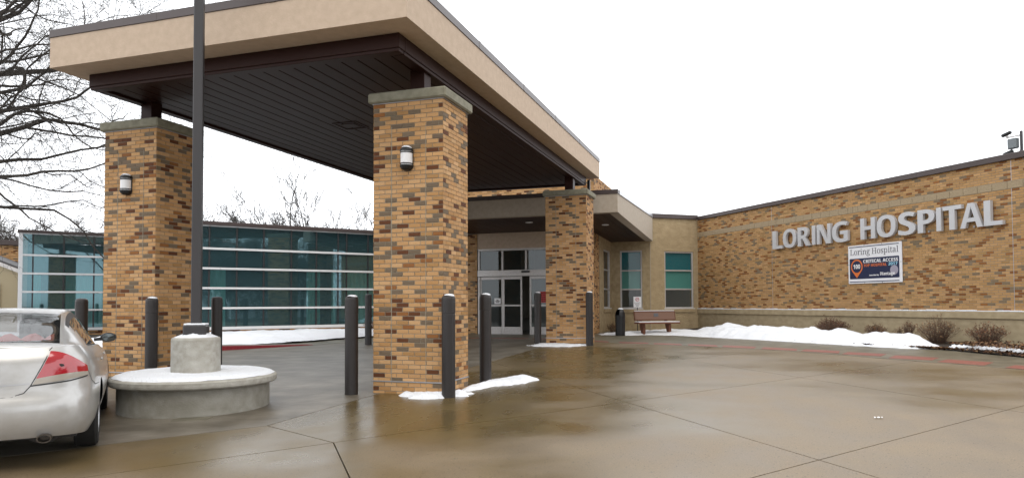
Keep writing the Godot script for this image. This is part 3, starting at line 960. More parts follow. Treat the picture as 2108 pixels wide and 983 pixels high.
func build_vestibule() -> void:
	var z := -26.2
	var base := 0.36
	var t := thing("entrance_vestibule", "brick entrance block with automatic glass sliding doors under the low canopy", "building", Vector3(-8.0, base, z))
	var dx := 8.0
	# brick piers and return
	var core := MB.new()
	core.box(Vector3((-12.4 - 10.09) / 2 + dx, 2.02, -0.16), Vector3(2.31, 4.04, 0.30))
	core.box(Vector3((-6.2 - 5.607) / 2 + dx, 2.02, -0.157), Vector3(0.593, 4.04, 0.30))
	core.box(Vector3(-5.757 + dx, 2.02, -1.05), Vector3(0.30, 4.04, 1.48))
	part(t, "mortar_wall", core, M.mortar)
	var lft := bond(Vector3(-12.4 + dx, 0, 0), Vector3.RIGHT, 2.32, 58, 601, 0)
	var rgt := bond(Vector3(-6.2 + dx, 0, 0), Vector3.RIGHT, 0.60, 58, 602, 1)
	var ret := bond(Vector3(-5.6 + dx, 0, 0), Vector3.FORWARD, 1.85, 58, 603, 0)
	var tow := bond(Vector3(-12.4 + dx, 4.8, 0), Vector3.RIGHT, 7.0, 18, 604, 0)
	var tws := bond(Vector3(-5.4 + dx, 4.8, 0), Vector3.FORWARD, 4.5, 18, 605, 1)
	lay(t, [[lft, Vector3.RIGHT, Vector3.BACK], [rgt, Vector3.RIGHT, Vector3.BACK], [ret, Vector3.FORWARD, Vector3.RIGHT], [tow, Vector3.RIGHT, Vector3.BACK], [tws, Vector3.FORWARD, Vector3.RIGHT]], 0)
	var tc := MB.new()
	tc.box(Vector3(-8.9 + dx, 5.41, -2.257), Vector3(6.986, 1.23, 4.5))
	part(t, "tower_core", tc, M.mortar)
	var hd := MB.new()
	hd.box(Vector3((-10.09 - 6.2) / 2 + dx, (3.71 + 4.40) / 2 - base, -0.17), Vector3(3.88, 0.70, 0.28))
	part(t, "header_panel", hd, M.stucco)
	var rm := MB.new()
	rm.box(Vector3(-9.05 + dx, 2.0, -4.3), Vector3(6.5, 4.1, 0.2))
	rm.box(Vector3(-12.3 + dx, 2.0, -2.4), Vector3(0.2, 4.1, 4.2))
	rm.box(Vector3(-9.05 + dx, 0.01, -2.3), Vector3(6.3, 0.02, 3.8))
	rm.box(Vector3(-9.05 + dx, 3.9, -2.3), Vector3(6.3, 0.1, 3.8))
	part(t, "lobby", rm, M.interior)
	# storefront frame
	var X := [-10.07, -9.05, -8.09, -7.13, -6.21]
	var fr := MB.new()
	var zf := -0.10
	for k in 5:
		var w := 0.085 if k in [0, 4] else 0.075
		fr.cbox(Vector3(X[k] + dx + (0.04 if k == 0 else (-0.04 if k == 4 else 0.0)), (2.87 + 3.62) / 2 - base, zf), Vector3(w, 0.75, 0.11), 0.008)
	for k in [0, 4]:
		fr.cbox(Vector3(X[k] + dx + (0.04 if k == 0 else -0.04), (0.37 + 2.62) / 2 - base, zf), Vector3(0.085, 2.25, 0.11), 0.008)
	fr.cbox(Vector3((X[0] + X[4]) / 2 + dx, 3.665 - base, zf), Vector3(X[4] - X[0], 0.085, 0.13), 0.008)
	fr.cbox(Vector3((X[0] + X[4]) / 2 + dx, 2.745 - base, zf + 0.02), Vector3(X[4] - X[0], 0.245, 0.17), 0.01)
	var frame := part(t, "door_frame", fr, M.aluminium)
	for k in 4:
		pane(frame, X[k] + dx + 0.04, X[k + 1] + dx - 0.04, 2.87 - base, 3.62 - base, zf, M.door_glass)
	var sen := MB.new()
	sen.cbox(Vector3(-8.09 + dx, 2.79 - base, zf + 0.125), Vector3(0.34, 0.075, 0.05), 0.02)
	part(t, "motion_sensor", sen, M.black_metal)
	var leaves := [[-10.0, -9.04, 0.0], [-9.04, -8.25, 0.05], [-7.95, -7.13, 0.05], [-7.13, -6.29, 0.0]]
	for l in leaves:
		var d := MB.new()
		var a: float = l[0] + dx
		var b: float = l[1] + dx
		var zz: float = zf - 0.02 + l[2]
		var y0 := 0.385 - base
		var y1 := 2.615 - base
		d.cbox(Vector3(a + 0.035, (y0 + y1) / 2, zz), Vector3(0.07, y1 - y0, 0.045), 0.006)
		d.cbox(Vector3(b - 0.035, (y0 + y1) / 2, zz), Vector3(0.07, y1 - y0, 0.045), 0.006)
		for ry in [[y0, y0 + 0.29], [1.46 - base, 1.53 - base], [y1 - 0.11, y1]]:
			d.cbox(Vector3((a + b) / 2, (ry[0] + ry[1]) / 2, zz), Vector3(b - a - 0.14, ry[1] - ry[0], 0.042), 0.006)
		var leaf := part(t, "sliding_door", d, M.aluminium)
		pane(leaf, a + 0.07, b - 0.07, y0 + 0.29, 1.46 - base, zz, M.door_glass)
		pane(leaf, a + 0.07, b - 0.07, 1.53 - base, y1 - 0.11, zz, M.door_glass)
	# notices stuck on the doors
	var nt := thing("door_notice", "small white notice stuck on the left fixed door pane", "notice", Vector3(-9.27, 1.56, z - 0.10))
	var nb := MB.new()
	nb.box(Vector3(0, 0.11, 0), Vector3(0.26, 0.22, 0.004))
	part(nt, "sheet", nb, M.white_print)
	for k in 3:
		var ln := MB.new()
		ln.box(Vector3(0, 0.06 + 0.045 * k, 0.003), Vector3([0.15, 0.18, 0.08][k], 0.024, 0.002))
		part(nt, "print_line", ln, M.grey_print)
	var rn := thing("red_door_notice", "red notice with dark lines on the right sliding door", "notice", Vector3(-7.42, 1.60, z - 0.05))
	var rb := MB.new()
	rb.box(Vector3(0, 0.21, 0), Vector3(0.42, 0.42, 0.004))
	part(rn, "sheet", rb, M.red_print)
	for k in 5:
		var ln := MB.new()
		ln.box(Vector3(0, 0.05 + 0.08 * k, 0.003), Vector3(0.34, 0.018, 0.002))
		part(rn, "print_line", ln, M.black_metal)

# ------------------------------------------------------------------ glazed wings
func glass_wing(label: String, at: Vector3, x0: float, x1: float, mull: Array, lev: Array, sill_y: float, top: float, curtains: Array, seed_: int, depth: float) -> Node3D:
	var base := 0.30
	var t := thing("glazed_wing", label, "building", at + Vector3(0, base, 0), 0.9160, "glazed wings of the hospital")
	var head: float = lev[-1]
	# horizontal white rails; sill and head too
	var ys := [sill_y + 0.05]
	for k in lev.size() - 1:
		ys.append(lev[k])
	for k in ys.size():
		var r := MB.new()
		r.cbox(Vector3((x0 + x1) / 2, ys[k] - base, 0.01), Vector3(x1 - x0, 0.11 if k == 0 else 0.075, 0.13), 0.008)
		part(t, "rail", r, M.white_trim)
	var hd := MB.new()
	hd.cbox(Vector3((x0 + x1) / 2, head + 0.02 - base, 0.01), Vector3(x1 - x0, 0.04, 0.12), 0.008)
	part(t, "head_rail", hd, M.white_trim)
	var xs := [x0]
	xs.append_array(mull)
	xs.append(x1)
	for k in mull.size():
		var m := MB.new()
		m.box(Vector3(mull[k], (sill_y + head) / 2 - base, -0.03), Vector3(0.05, head - sill_y, 0.09))
		part(t, "mullion", m, M.dark_mullion)
	var e := MB.new()
	e.cbox(Vector3(x0 - 0.05, (sill_y + head + 0.04) / 2 - base, -0.06), Vector3(0.14, head + 0.04 - sill_y, 0.30), 0.008)
	part(t, "end_post", e, M.white_trim)
	for k in xs.size() - 1:
		var yb := sill_y + 0.105
		for j in lev.size():
			var yt: float = lev[j] - (0.0375 if j < lev.size() - 1 else 0.0)
			pane(t, xs[k] + (0.025 if k > 0 else 0.0), xs[k + 1] - 0.025, yb - base, yt - base, -0.01, M.wing_glass)
			yb = lev[j] + 0.0375
	var cp := MB.new()
	cp.cbox(Vector3((x0 + x1) / 2 - 0.02, (head + 0.04 + top) / 2 - base, -0.08), Vector3(x1 - x0 + 0.28, top - head - 0.04, 0.5), 0.01)
	part(t, "coping", cp, M.coping)
	var nb := int((sill_y - 0.2) / 0.0677)
	var core := MB.new()
	core.box(Vector3((x0 + x1) / 2, (sill_y - base) / 2 - 0.1, -0.157), Vector3(x1 - x0, sill_y - base + 0.2, 0.3))
	part(t, "mortar_wall", core, M.mortar)
	var br := bond(Vector3(x0, sill_y - base - nb * 0.0677 - 0.003, 0), Vector3.RIGHT, x1 - x0, nb, seed_)
	lay(t, [[br, Vector3.RIGHT, Vector3.BACK]], 0)
	# room behind
	var rm := MB.new()
	rm.box(Vector3((x0 + x1) / 2, 0.06, -depth / 2 - 0.3), Vector3(x1 - x0, 0.1, depth))
	rm.box(Vector3((x0 + x1) / 2, head + 0.1 - base, -depth / 2 - 0.3), Vector3(x1 - x0, 0.1, depth))
	rm.box(Vector3((x0 + x1) / 2, 2.0, -depth - 0.4), Vector3(x1 - x0, 4.3, 0.2))
	part(t, "room", rm, M.interior)
	var ew := MB.new()
	ew.box(Vector3(x0 + 0.08, 2.0, -depth / 2 - 0.36), Vector3(0.2, 4.2, depth))
	ew.box(Vector3(x1 - 0.08, 2.0, -depth / 2 - 0.36), Vector3(0.2, 4.2, depth))
	part(t, "end_walls", ew, M.stucco)
	for c in curtains:
		var g := []
		for j in 2:
			var row := PackedVector3Array()
			var n := int((c[1] - c[0]) / 0.04)
			for i in n + 1:
				var x: float = lerpf(c[0], c[1], float(i) / n)
				row.append(Vector3(x, (c[2] if j == 0 else c[3]) - base, -0.22 + 0.035 * sin(x * 38.0 + sin(x * 5.0) * 2.0)))
			g.append(row)
		var cm := MB.new()
		cm.grid(g)
		part(t, "curtain", cm, M.curtain)
	return t
# ------------------------------------------------------------------ ground
func ground_maps() -> Array:
	var S := 800
	var f := FastNoiseLite.new()
	f.seed = 4
	f.frequency = 0.35
	f.fractal_octaves = 5
	var f2 := FastNoiseLite.new()
	f2.seed = 14
	f2.frequency = 1.3
	f2.fractal_octaves = 4
	var by := PackedByteArray()
	by.resize(S * S * 3)
	var rb := PackedByteArray()
	rb.resize(S * S)
	# where melt water lies: [x, z, rx, rz, amount]
	var wet := [[-3.2, -12.5, 2.4, 6.5, 0.55], [-4.6, -8.6, 1.6, 1.8, 0.35], [-2.0, -8.0, 2.6, 2.2, 0.18], [-7.5, -6.6, 3.0, 2.2, 0.35], [3.2, -13.6, 2.2, 1.9, 0.42], [-1.0, -18.0, 2.5, 2.5, 0.25], [-4.5, -18.0, 2.4, 3.0, 0.35], [1.2, -8.8, 2.2, 2.6, -0.35], [-0.6, -13.5, 1.9, 1.6, -0.25]]
	for j in S:
		var z := -32.0 + 40.0 * (j + 0.5) / S
		for i in S:
			var x := -24.0 + 40.0 * (i + 0.5) / S
			var a := f.get_noise_2d(x * 0.7 + z * 0.25, z)
			var b := f2.get_noise_2d(x, z * 0.6)
			var w := 0.24 + a * 0.75
			for q in wet:
				var dx: float = (x - q[0]) / q[2]
				var dz: float = (z - q[1]) / q[3]
				w += q[4] * exp(-(dx * dx + dz * dz))
			w = smoothstep(-0.05, 0.85, w + b * 0.14)
			var s := 1.0 + b * 0.22 + a * 0.10
			var c := Color(lerpf(0.255, 0.138, w) * s, lerpf(0.190, 0.094, w) * s, lerpf(0.118, 0.032, w) * s).linear_to_srgb()
			var o := (j * S + i) * 3
			by[o] = int(clampf(c.r, 0, 1) * 255)
			by[o + 1] = int(clampf(c.g, 0, 1) * 255)
			by[o + 2] = int(clampf(c.b, 0, 1) * 255)
			rb[j * S + i] = int(clampf(lerpf(0.55, 0.27, w) + b * 0.12, 0.12, 1.0) * 255)
	return [ImageTexture.create_from_image(Image.create_from_data(S, S, false, Image.FORMAT_RGB8, by)), ImageTexture.create_from_image(Image.create_from_data(S, S, false, Image.FORMAT_L8, rb))]

func speckle_tex() -> ImageTexture:
	var S := 512
	var im := Image.create(S, S, false, Image.FORMAT_RGB8)
	var f := FastNoiseLite.new()
	f.seed = 8
	f.frequency = 0.22
	f.fractal_octaves = 4
	var base := f.get_seamless_image(S, S)
	for y in S:
		for x in S:
			var g := 0.72 + 0.26 * base.get_pixel(x, y).r
			im.set_pixel(x, y, Color(g, g, g * 0.99))
	var r := RandomNumberGenerator.new()
	r.seed = 6
	for k in 1500:
		var p := Vector2i(r.randi() % S, r.randi() % S)
		var v := 1.0 if r.randf() < 0.45 else r.randf_range(0.35, 0.6)
		var n := 1 + r.randi() % 3
		for a in n:
			for b in n:
				im.set_pixel((p.x + a) % S, (p.y + b) % S, Color(v, v, v))
	return ImageTexture.create_from_image(im)

func sheet(poly: PackedVector2Array, up: float, thick: float) -> MB:
	var mb := MB.new()
	mb.ground_uv = true
	var p := poly
	var tr := Geometry2D.triangulate_polygon(p)
	for k in range(0, tr.size(), 3):
		var q := []
		for j in 3:
			q.append(gp(p[tr[k + j]].x, p[tr[k + j]].y, up))
		if (q[1] - q[0]).cross(q[2] - q[0]).y < 0:
			mb.tri(q[0], q[2], q[1])
		else:
			mb.tri(q[0], q[1], q[2])
	if thick > 0:
		for k in p.size():
			var a := gp(p[k].x, p[k].y, up)
			var b := gp(p[(k + 1) % p.size()].x, p[(k + 1) % p.size()].y, up)
			mb.quad(a, a - Vector3.UP * thick, b - Vector3.UP * thick, b)
	return mb

# pieces of a polygon on either side of the line where the slope ends
func split_z(poly: PackedVector2Array) -> Array:
	var out := []
	for half in [PackedVector2Array([Vector2(-500, FLAT_Z), Vector2(500, FLAT_Z), Vector2(500, 500), Vector2(-500, 500)]), PackedVector2Array([Vector2(-500, -500), Vector2(500, -500), Vector2(500, FLAT_Z), Vector2(-500, FLAT_Z)])]:
		for q in Geometry2D.intersect_polygons(poly, half):
			if q.size() > 2:
				out.append(q)
	return out

func shrink(poly: PackedVector2Array, d: float) -> PackedVector2Array:
	var q := Geometry2D.offset_polygon(poly, -d, Geometry2D.JOIN_MITER)
	return q[0] if q.size() else poly

const FRONT := [[9.5, -11.2], [4.45, -15.95], [2.9, -17.3], [1.2, -18.85], [-0.7, -19.85], [-2.6, -20.5], [-3.6, -20.85], [-5.0, -21.9], [-6.6, -22.6], [-9.1, -22.6], [-10.6, -21.4], [-11.7, -20.0], [-12.45, -18.6]]

func build_ground() -> void:
	var maps := ground_maps()
	var conc := mat("concrete", Color(1, 1, 1), 1.0)
	conc.albedo_texture = maps[0]
	conc.roughness_texture = maps[1]
	conc.detail_enabled = true
	conc.detail_albedo = speckle_tex()
	conc.detail_blend_mode = BaseMaterial3D.BLEND_MODE_MUL
	conc.detail_uv_layer = BaseMaterial3D.DETAIL_UV_2
	var w := Color(1, 1, 1)
	var ln := mat("lane", lin(0.205, 0.182, 0.148), 0.45, 0.0, noise_tex("lane_patches", 512, 0.02, Color(0.62, 0.60, 0.56), w, 6, 0.9, 41), 0.11, noise_tex("rough_bump", 512, 0.05, w, w), 0.6)
	ln.metallic_specular = 0.5
	mat("walk", lin(0.20, 0.18, 0.135), 0.40, 0.0, noise_tex("walk_patches", 512, 0.03, Color(0.62, 0.62, 0.58), w, 6, 0.9, 43), 0.13)
	mat("joint_bed", lin(0.045, 0.036, 0.025), 0.9)
	mat("lawn", lin(0.09, 0.085, 0.05), 0.95, 0.0, TEX.stains, 0.2)
	# base under everything, to the horizon
	var g := MB.new()
	g.quad(Vector3(-500, gy(60) - 0.02, 60), Vector3(500, gy(60) - 0.02, 60), Vector3(500, gy(FLAT_Z) - 0.02, FLAT_Z), Vector3(-500, gy(FLAT_Z) - 0.02, FLAT_Z))
	g.quad(Vector3(-500, gy(FLAT_Z) - 0.02, FLAT_Z), Vector3(500, gy(FLAT_Z) - 0.02, FLAT_Z), Vector3(500, gy(FLAT_Z) - 0.02, -700), Vector3(-500, gy(FLAT_Z) - 0.02, -700))
	g.quad(Vector3(-500, gy(60) - 0.02, 500), Vector3(500, gy(60) - 0.02, 500), Vector3(500, gy(60) - 0.02, 60), Vector3(-500, gy(60) - 0.02, 60))
	structure("ground", g, M.joint_bed)
	# concrete apron in slabs
	var a := Vector2(0.585, -0.811)
	var J1 := Vector2(-5.41, -7.15)
	var J2 := Vector2(-4.12, -6.53)
	var U := Vector2(2.48, -3.45)
	var V := Vector2(2.23, 2.92)
	var region := PackedVector2Array([Vector2(-5.45, -22.3), J1, J1 - a * 22.0, Vector2(14, 16)])
	for q in [[14.0, -7.0]] + FRONT.slice(0, 8):
		region.append(Vector2(q[0], q[1]))
	var apron := thing("concrete_apron", "", "", Vector3.ZERO, 0.0, "", "structure")
	for i in range(-9, 10):
		for j in range(-9, 10):
			var c := []
			for e in [[0, 0], [1, 0], [1, 1], [0, 1]]:
				var ii: int = i + e[0]
				var jj: int = j + e[1]
				var p := J2 + U * ii + V * jj
				if ii == 0 and jj == -1:
					p = J2 + (J1 - J2) * 1.9
				c.append(p)
			for q in Geometry2D.intersect_polygons(PackedVector2Array(c), region):
				if q.size() < 3:
					continue
				for piece in split_z(shrink(q, 0.007)):
					part(apron, "slab", sheet(piece, 0.0, 0.018), conc)
	# grey lane under and left of the canopy
	var lane := PackedVector2Array([Vector2(-5.46, -22.3), J1 + Vector2(-0.01, 0), J1 - a * 22.0 + Vector2(-0.01, 0), Vector2(-30, 12), Vector2(-30, -4.5), Vector2(-18.3, -10.2), Vector2(-15.6, -13.9), Vector2(-13.8, -16.3)])
	for q in [FRONT[12], FRONT[11], FRONT[10], FRONT[9], FRONT[8]]:
		lane.append(Vector2(q[0], q[1]))
	var road := thing("driveway", "", "", Vector3.ZERO, 0.0, "", "structure")
	for q in split_z(lane):
		part(road, "surface", sheet(q, 0.0, 0.018), M.lane)
	# pavement along the building
	var walk := thing("pavement", "", "", Vector3.ZERO, 0.0, "", "structure")
	var wp := PackedVector2Array()
	for q in FRONT:
		wp.append(Vector2(q[0], q[1]))
	for q in [[-15.9, -20.6], [-12.5, -24.0], [-12.5, -26.1], [-5.7, -26.1], [-5.7, -30.9], [-3.9, -30.9], [-2.4, -27.2], [-1.3, -25.5], [0.2, -24.1], [2.4, -21.7], [3.3, -20.75], [4.6, -19.9], [5.7, -18.0], [9.6, -13.4]]:
		wp.append(Vector2(q[0], q[1]))
	for q in split_z(wp):
		part(walk, "surface", sheet(q, 0.004, 0.02), M.walk)
	# raised pavement on the left behind the red kerb
	var kp := [[-12.45, -18.6, 0.0], [-13.05, -17.55, 0.05], [-13.8, -16.3, 0.11], [-15.6, -13.95, 0.13], [-18.3, -10.2, 0.13], [-26.0, -3.0, 0.13]]
	var rw := MB.new()
	for k in kp.size() - 1:
		var p0 := gp(kp[k][0], kp[k][1], kp[k][2] + 0.004)
		var p1 := gp(kp[k + 1][0], kp[k + 1][1], kp[k + 1][2] + 0.004)
		var d := (p1 - p0).normalized()
		var out := Vector3(-d.z, 0, d.x)
		var w0 := 0.12 if k > 0 else 0.0
		rw.quad(p0 + out * w0, p0 + out * 4.0, p1 + out * 4.0, p1 + out * 0.12)
	part(walk, "raised_surface", rw, M.walk)
	var kb := MB.new()
	for k in kp.size() - 1:
		var h0: float = kp[k][2]
		var h1: float = kp[k + 1][2]
		var p0 := gp(kp[k][0], kp[k][1])
		var p1 := gp(kp[k + 1][0], kp[k + 1][1])
		var d := (p1 - p0).normalized()
		var out := Vector3(-d.z, 0, d.x) * 0.15
		kb.quad(p0, p0 + Vector3.UP * (h0 + 0.012), p1 + Vector3.UP * (h1 + 0.012), p1)
		kb.quad(p0 + Vector3.UP * (h0 + 0.012), p0 + out + Vector3.UP * (h0 + 0.012), p1 + out + Vector3.UP * (h1 + 0.012), p1 + Vector3.UP * (h1 + 0.012))
	part(walk, "red_kerb", kb, M.kerb_red)
	# red warning blocks set along the pavement edge
	var blocks := [[[-3.73, -21.55], [-2.84, -21.35], [-2.70, -20.75], [-3.59, -21.0]], [[-2.64, -21.2], [-1.85, -20.95], [-1.75, -20.35], [-2.55, -20.6]], [[-1.63, -20.9], [-0.85, -20.55], [-0.78, -20.0], [-1.58, -20.3]], [[-0.64, -20.5], [0.19, -20.15], [0.14, -19.55], [-0.68, -19.95]], [[0.38, -20.05], [1.18, -19.65], [1.13, -19.05], [0.30, -19.45]],
		[[1.36, -19.55], [2.12, -19.12], [2.02, -18.5], [1.22, -18.97]], [[2.27, -18.9], [3.03, -18.5], [2.83, -17.9], [2.07, -18.3]], [[3.17, -18.2], [3.94, -17.75], [3.67, -17.12], [2.9, -17.45]], [[4.02, -17.4], [4.72, -16.88], [4.37, -16.2], [3.69, -16.78]], [[4.95, -16.4], [5.65, -15.75], [5.3, -15.2], [4.62, -15.85]], [[5.85, -15.5], [6.6, -14.8], [6.25, -14.2], [5.5, -14.9]],
		[[-5.4, -22.55], [-4.1, -21.75], [-3.95, -21.25], [-5.2, -22.1]], [[-6.9, -23.15], [-5.65, -22.75], [-5.55, -22.35], [-6.8, -22.75]], [[-8.3, -23.25], [-7.05, -23.2], [-7.05, -22.75], [-8.3, -22.75]], [[-9.7, -23.2], [-8.45, -23.25], [-8.45, -22.75], [-9.4, -22.7]], [[-11.5, -21.2], [-10.6, -22.1], [-10.3, -21.8], [-11.2, -20.9]]]
	for b in blocks:
		var p := PackedVector2Array()
		for q in b:
			p.append(Vector2(q[0], q[1]))
		for q in split_z(p):
			part(walk, "red_block", sheet(q, 0.0085, 0.004), M.red_paint)
	# planting bed in front of the lettered wall
	var bed := MB.new()
	var bp := [[9.6, -13.4], [5.7, -18.0], [4.6, -19.9], [3.3, -20.75], [2.4, -21.7], [0.2, -24.1], [-1.3, -25.5], [-2.4, -27.2], [-3.9, -30.9]]
	for k in bp.size() - 1:
		var p0 := gp(bp[k][0], bp[k][1], 0.03)
		var p1 := gp(bp[k + 1][0], bp[k + 1][1], 0.03)
		var q0 := outward((Vector3(p0.x, 0, p0.z) - C0).dot(Vector3(0.609, 0, 0.793)), 0.47, -0.1)
		var q1 := outward((Vector3(p1.x, 0, p1.z) - C0).dot(Vector3(0.609, 0, 0.793)), 0.47, -0.1)
		bed.quad(p0, q0, q1, p1)
	structure("planting_bed", bed, M.soil)

# heap of snow over an outline on the ground; d is the distance inside the outline
func snow_mound(called: String, label: String, outline: Array, hmax: float, ramp: float, cell: float, seed_: int, lift := 0.0, holes := 0.0) -> void:
	var poly := PackedVector2Array()
	for q in outline:
		poly.append(Vector2(q[0], q[1]))
	var lo := poly[0]
	var hi := poly[0]
	for p in poly:
		lo = lo.min(p)
		hi = hi.max(p)
	lo -= Vector2.ONE * cell * 3
	hi += Vector2.ONE * cell * 3
	var f := FastNoiseLite.new()
	f.seed = seed_
	f.frequency = 0.9
	f.fractal_octaves = 5
	var nx := int((hi.x - lo.x) / cell) + 1
	var nz := int((hi.y - lo.y) / cell) + 1
	var H := PackedFloat32Array()
	var inside := PackedByteArray()
	H.resize(nx * nz)
	inside.resize(nx * nz)
	for j in nz:
		for i in nx:
			var p := lo + Vector2(i, j) * cell
			var d := 1e9
			for k in poly.size():
				d = minf(d, p.distance_to(Geometry2D.get_closest_point_to_segment(p, poly[k], poly[(k + 1) % poly.size()])))
			if not Geometry2D.is_point_in_polygon(p, poly):
				d = -d
			d += f.get_noise_2d(p.x * 2.6, p.y * 2.6) * minf(0.16, ramp)
			var g := gy(p.y) + lift
			var h := -0.04
			if d > -0.05:
				h = hmax * (1.0 - exp(-maxf(d, 0.0) / ramp)) * (0.85 + 0.5 * f.get_noise_2d(p.x, p.y)) + 0.012 * f.get_noise_2d(p.x * 7, p.y * 7) + minf(d, 0.0) * 0.6
				h -= holes * (0.5 + 1.3 * f.get_noise_2d(p.x * 4.0 + 50, p.y * 4.0))
				inside[j * nx + i] = 1
			H[j * nx + i] = g + h
	var mb := MB.new()
	var id := PackedInt32Array()
	id.resize(nx * nz)
	id.fill(-1)
	for j in nz - 1:
		for i in nx - 1:
			var k := j * nx + i
			if inside[k] or inside[k + 1] or inside[k + nx] or inside[k + nx + 1]:
				for e in [k, k + 1, k + nx, k + nx + 1]:
					if id[e] < 0:
						var ei: int = e % nx
						var ej: int = e / nx
						var dx := H[ej * nx + mini(ei + 1, nx - 1)] - H[ej * nx + maxi(ei - 1, 0)]
						var dz := H[mini(ej + 1, nz - 1) * nx + ei] - H[maxi(ej - 1, 0) * nx + ei]
						id[e] = mb.vert(Vector3(lo.x + ei * cell, H[e], lo.y + ej * cell), Vector3(-dx, 2 * cell, -dz).normalized())
				mb.ix.append_array(PackedInt32Array([id[k], id[k + 1], id[k + nx], id[k + 1], id[k + nx + 1], id[k + nx]]))
	var o := part(self, called, mb, M.snow)
	tag(o, label, "snow", "", "stuff")

func build_snow() -> void:
	snow_mound("snow_patch", "melting snow heap in front of the brick column with the right bollards", [[-5.05, -9.80], [-4.86, -9.62], [-4.70, -9.54], [-4.48, -9.50], [-4.38, -9.58], [-4.28, -9.66], [-4.0, -9.95], [-4.0, -10.2], [-4.34, -10.3], [-4.36, -9.92], [-5.0, -9.92]], 0.10, 0.12, 0.03, 3)
	snow_mound("snow_patch", "thin tongue of snow trailing behind the bollard at the column side", [[-4.34, -10.3], [-4.25, -10.25], [-3.92, -11.08], [-3.57, -11.6], [-3.46, -12.05], [-3.84, -12.35], [-4.2, -11.9], [-4.36, -11.0]], 0.09, 0.12, 0.035, 5)
	snow_mound("snow_patch", "snow strip at the foot of the brick column nearest the doors", [[-6.0, -19.55], [-5.52, -19.15], [-4.69, -19.3], [-4.3, -19.8], [-4.4, -20.1], [-5.7, -20.1]], 0.07, 0.15, 0.05, 6)
	snow_mound("snow_bank", "long snow bank over the planting bed below the lettered wall", [[4.05, -20.1], [3.3, -20.55], [2.4, -21.45], [1.0, -22.95], [0.1, -23.9], [-1.2, -25.1], [-2.0, -26.6], [-1.9, -30.4], [0.3, -27.6], [2.2, -25.0], [4.0, -22.8], [4.6, -21.6], [4.7, -20.6]], 0.46, 0.55, 0.10, 7)
	snow_mound("snow_patch", "shallow snow round the bench legs and the litter bin", [[-1.2, -25.0], [-2.5, -26.3], [-3.6, -26.45], [-4.1, -25.95], [-5.2, -26.1], [-5.4, -26.7], [-4.6, -28.2], [-3.6, -30.2], [-2.3, -31.0], [-1.0, -29.0]], 0.13, 0.35, 0.08, 8)
	snow_mound("snow_bank", "thin snow lying among fallen leaves below the last letters of the wall", [[4.7, -20.5], [4.9, -20.9], [5.9, -20.2], [7.5, -18.4], [8.8, -16.6], [8.0, -16.2], [6.5, -17.9], [5.4, -19.3], [4.6, -20.3]], 0.20, 0.35, 0.05, 9, 0.03, 0.14)
	snow_mound("snow_bank", "snow strip along the brick base of the glazed wing behind the canopy lane", [[-12.7, -22.4], [-13.0, -20.9], [-13.25, -19.7], [-13.6, -18.8], [-14.0, -18.0], [-14.7, -17.1], [-17.0, -14.5], [-20.5, -17.5], [-18.4, -20.9], [-14.6, -25.7], [-12.9, -25.2]], 0.18, 0.35, 0.10, 11, 0.10)
	snow_mound("snow_field", "snow covered lawn before the far glazed wing and the house", [[-17.6, -14.0], [-20.6, -10.5], [-30.0, -4.0], [-42.0, -4.0], [-42.0, -18.0], [-31.0, -17.0], [-26.4, -21.6], [-20.8, -17.8]], 0.14, 0.6, 0.25, 12, 0.10)

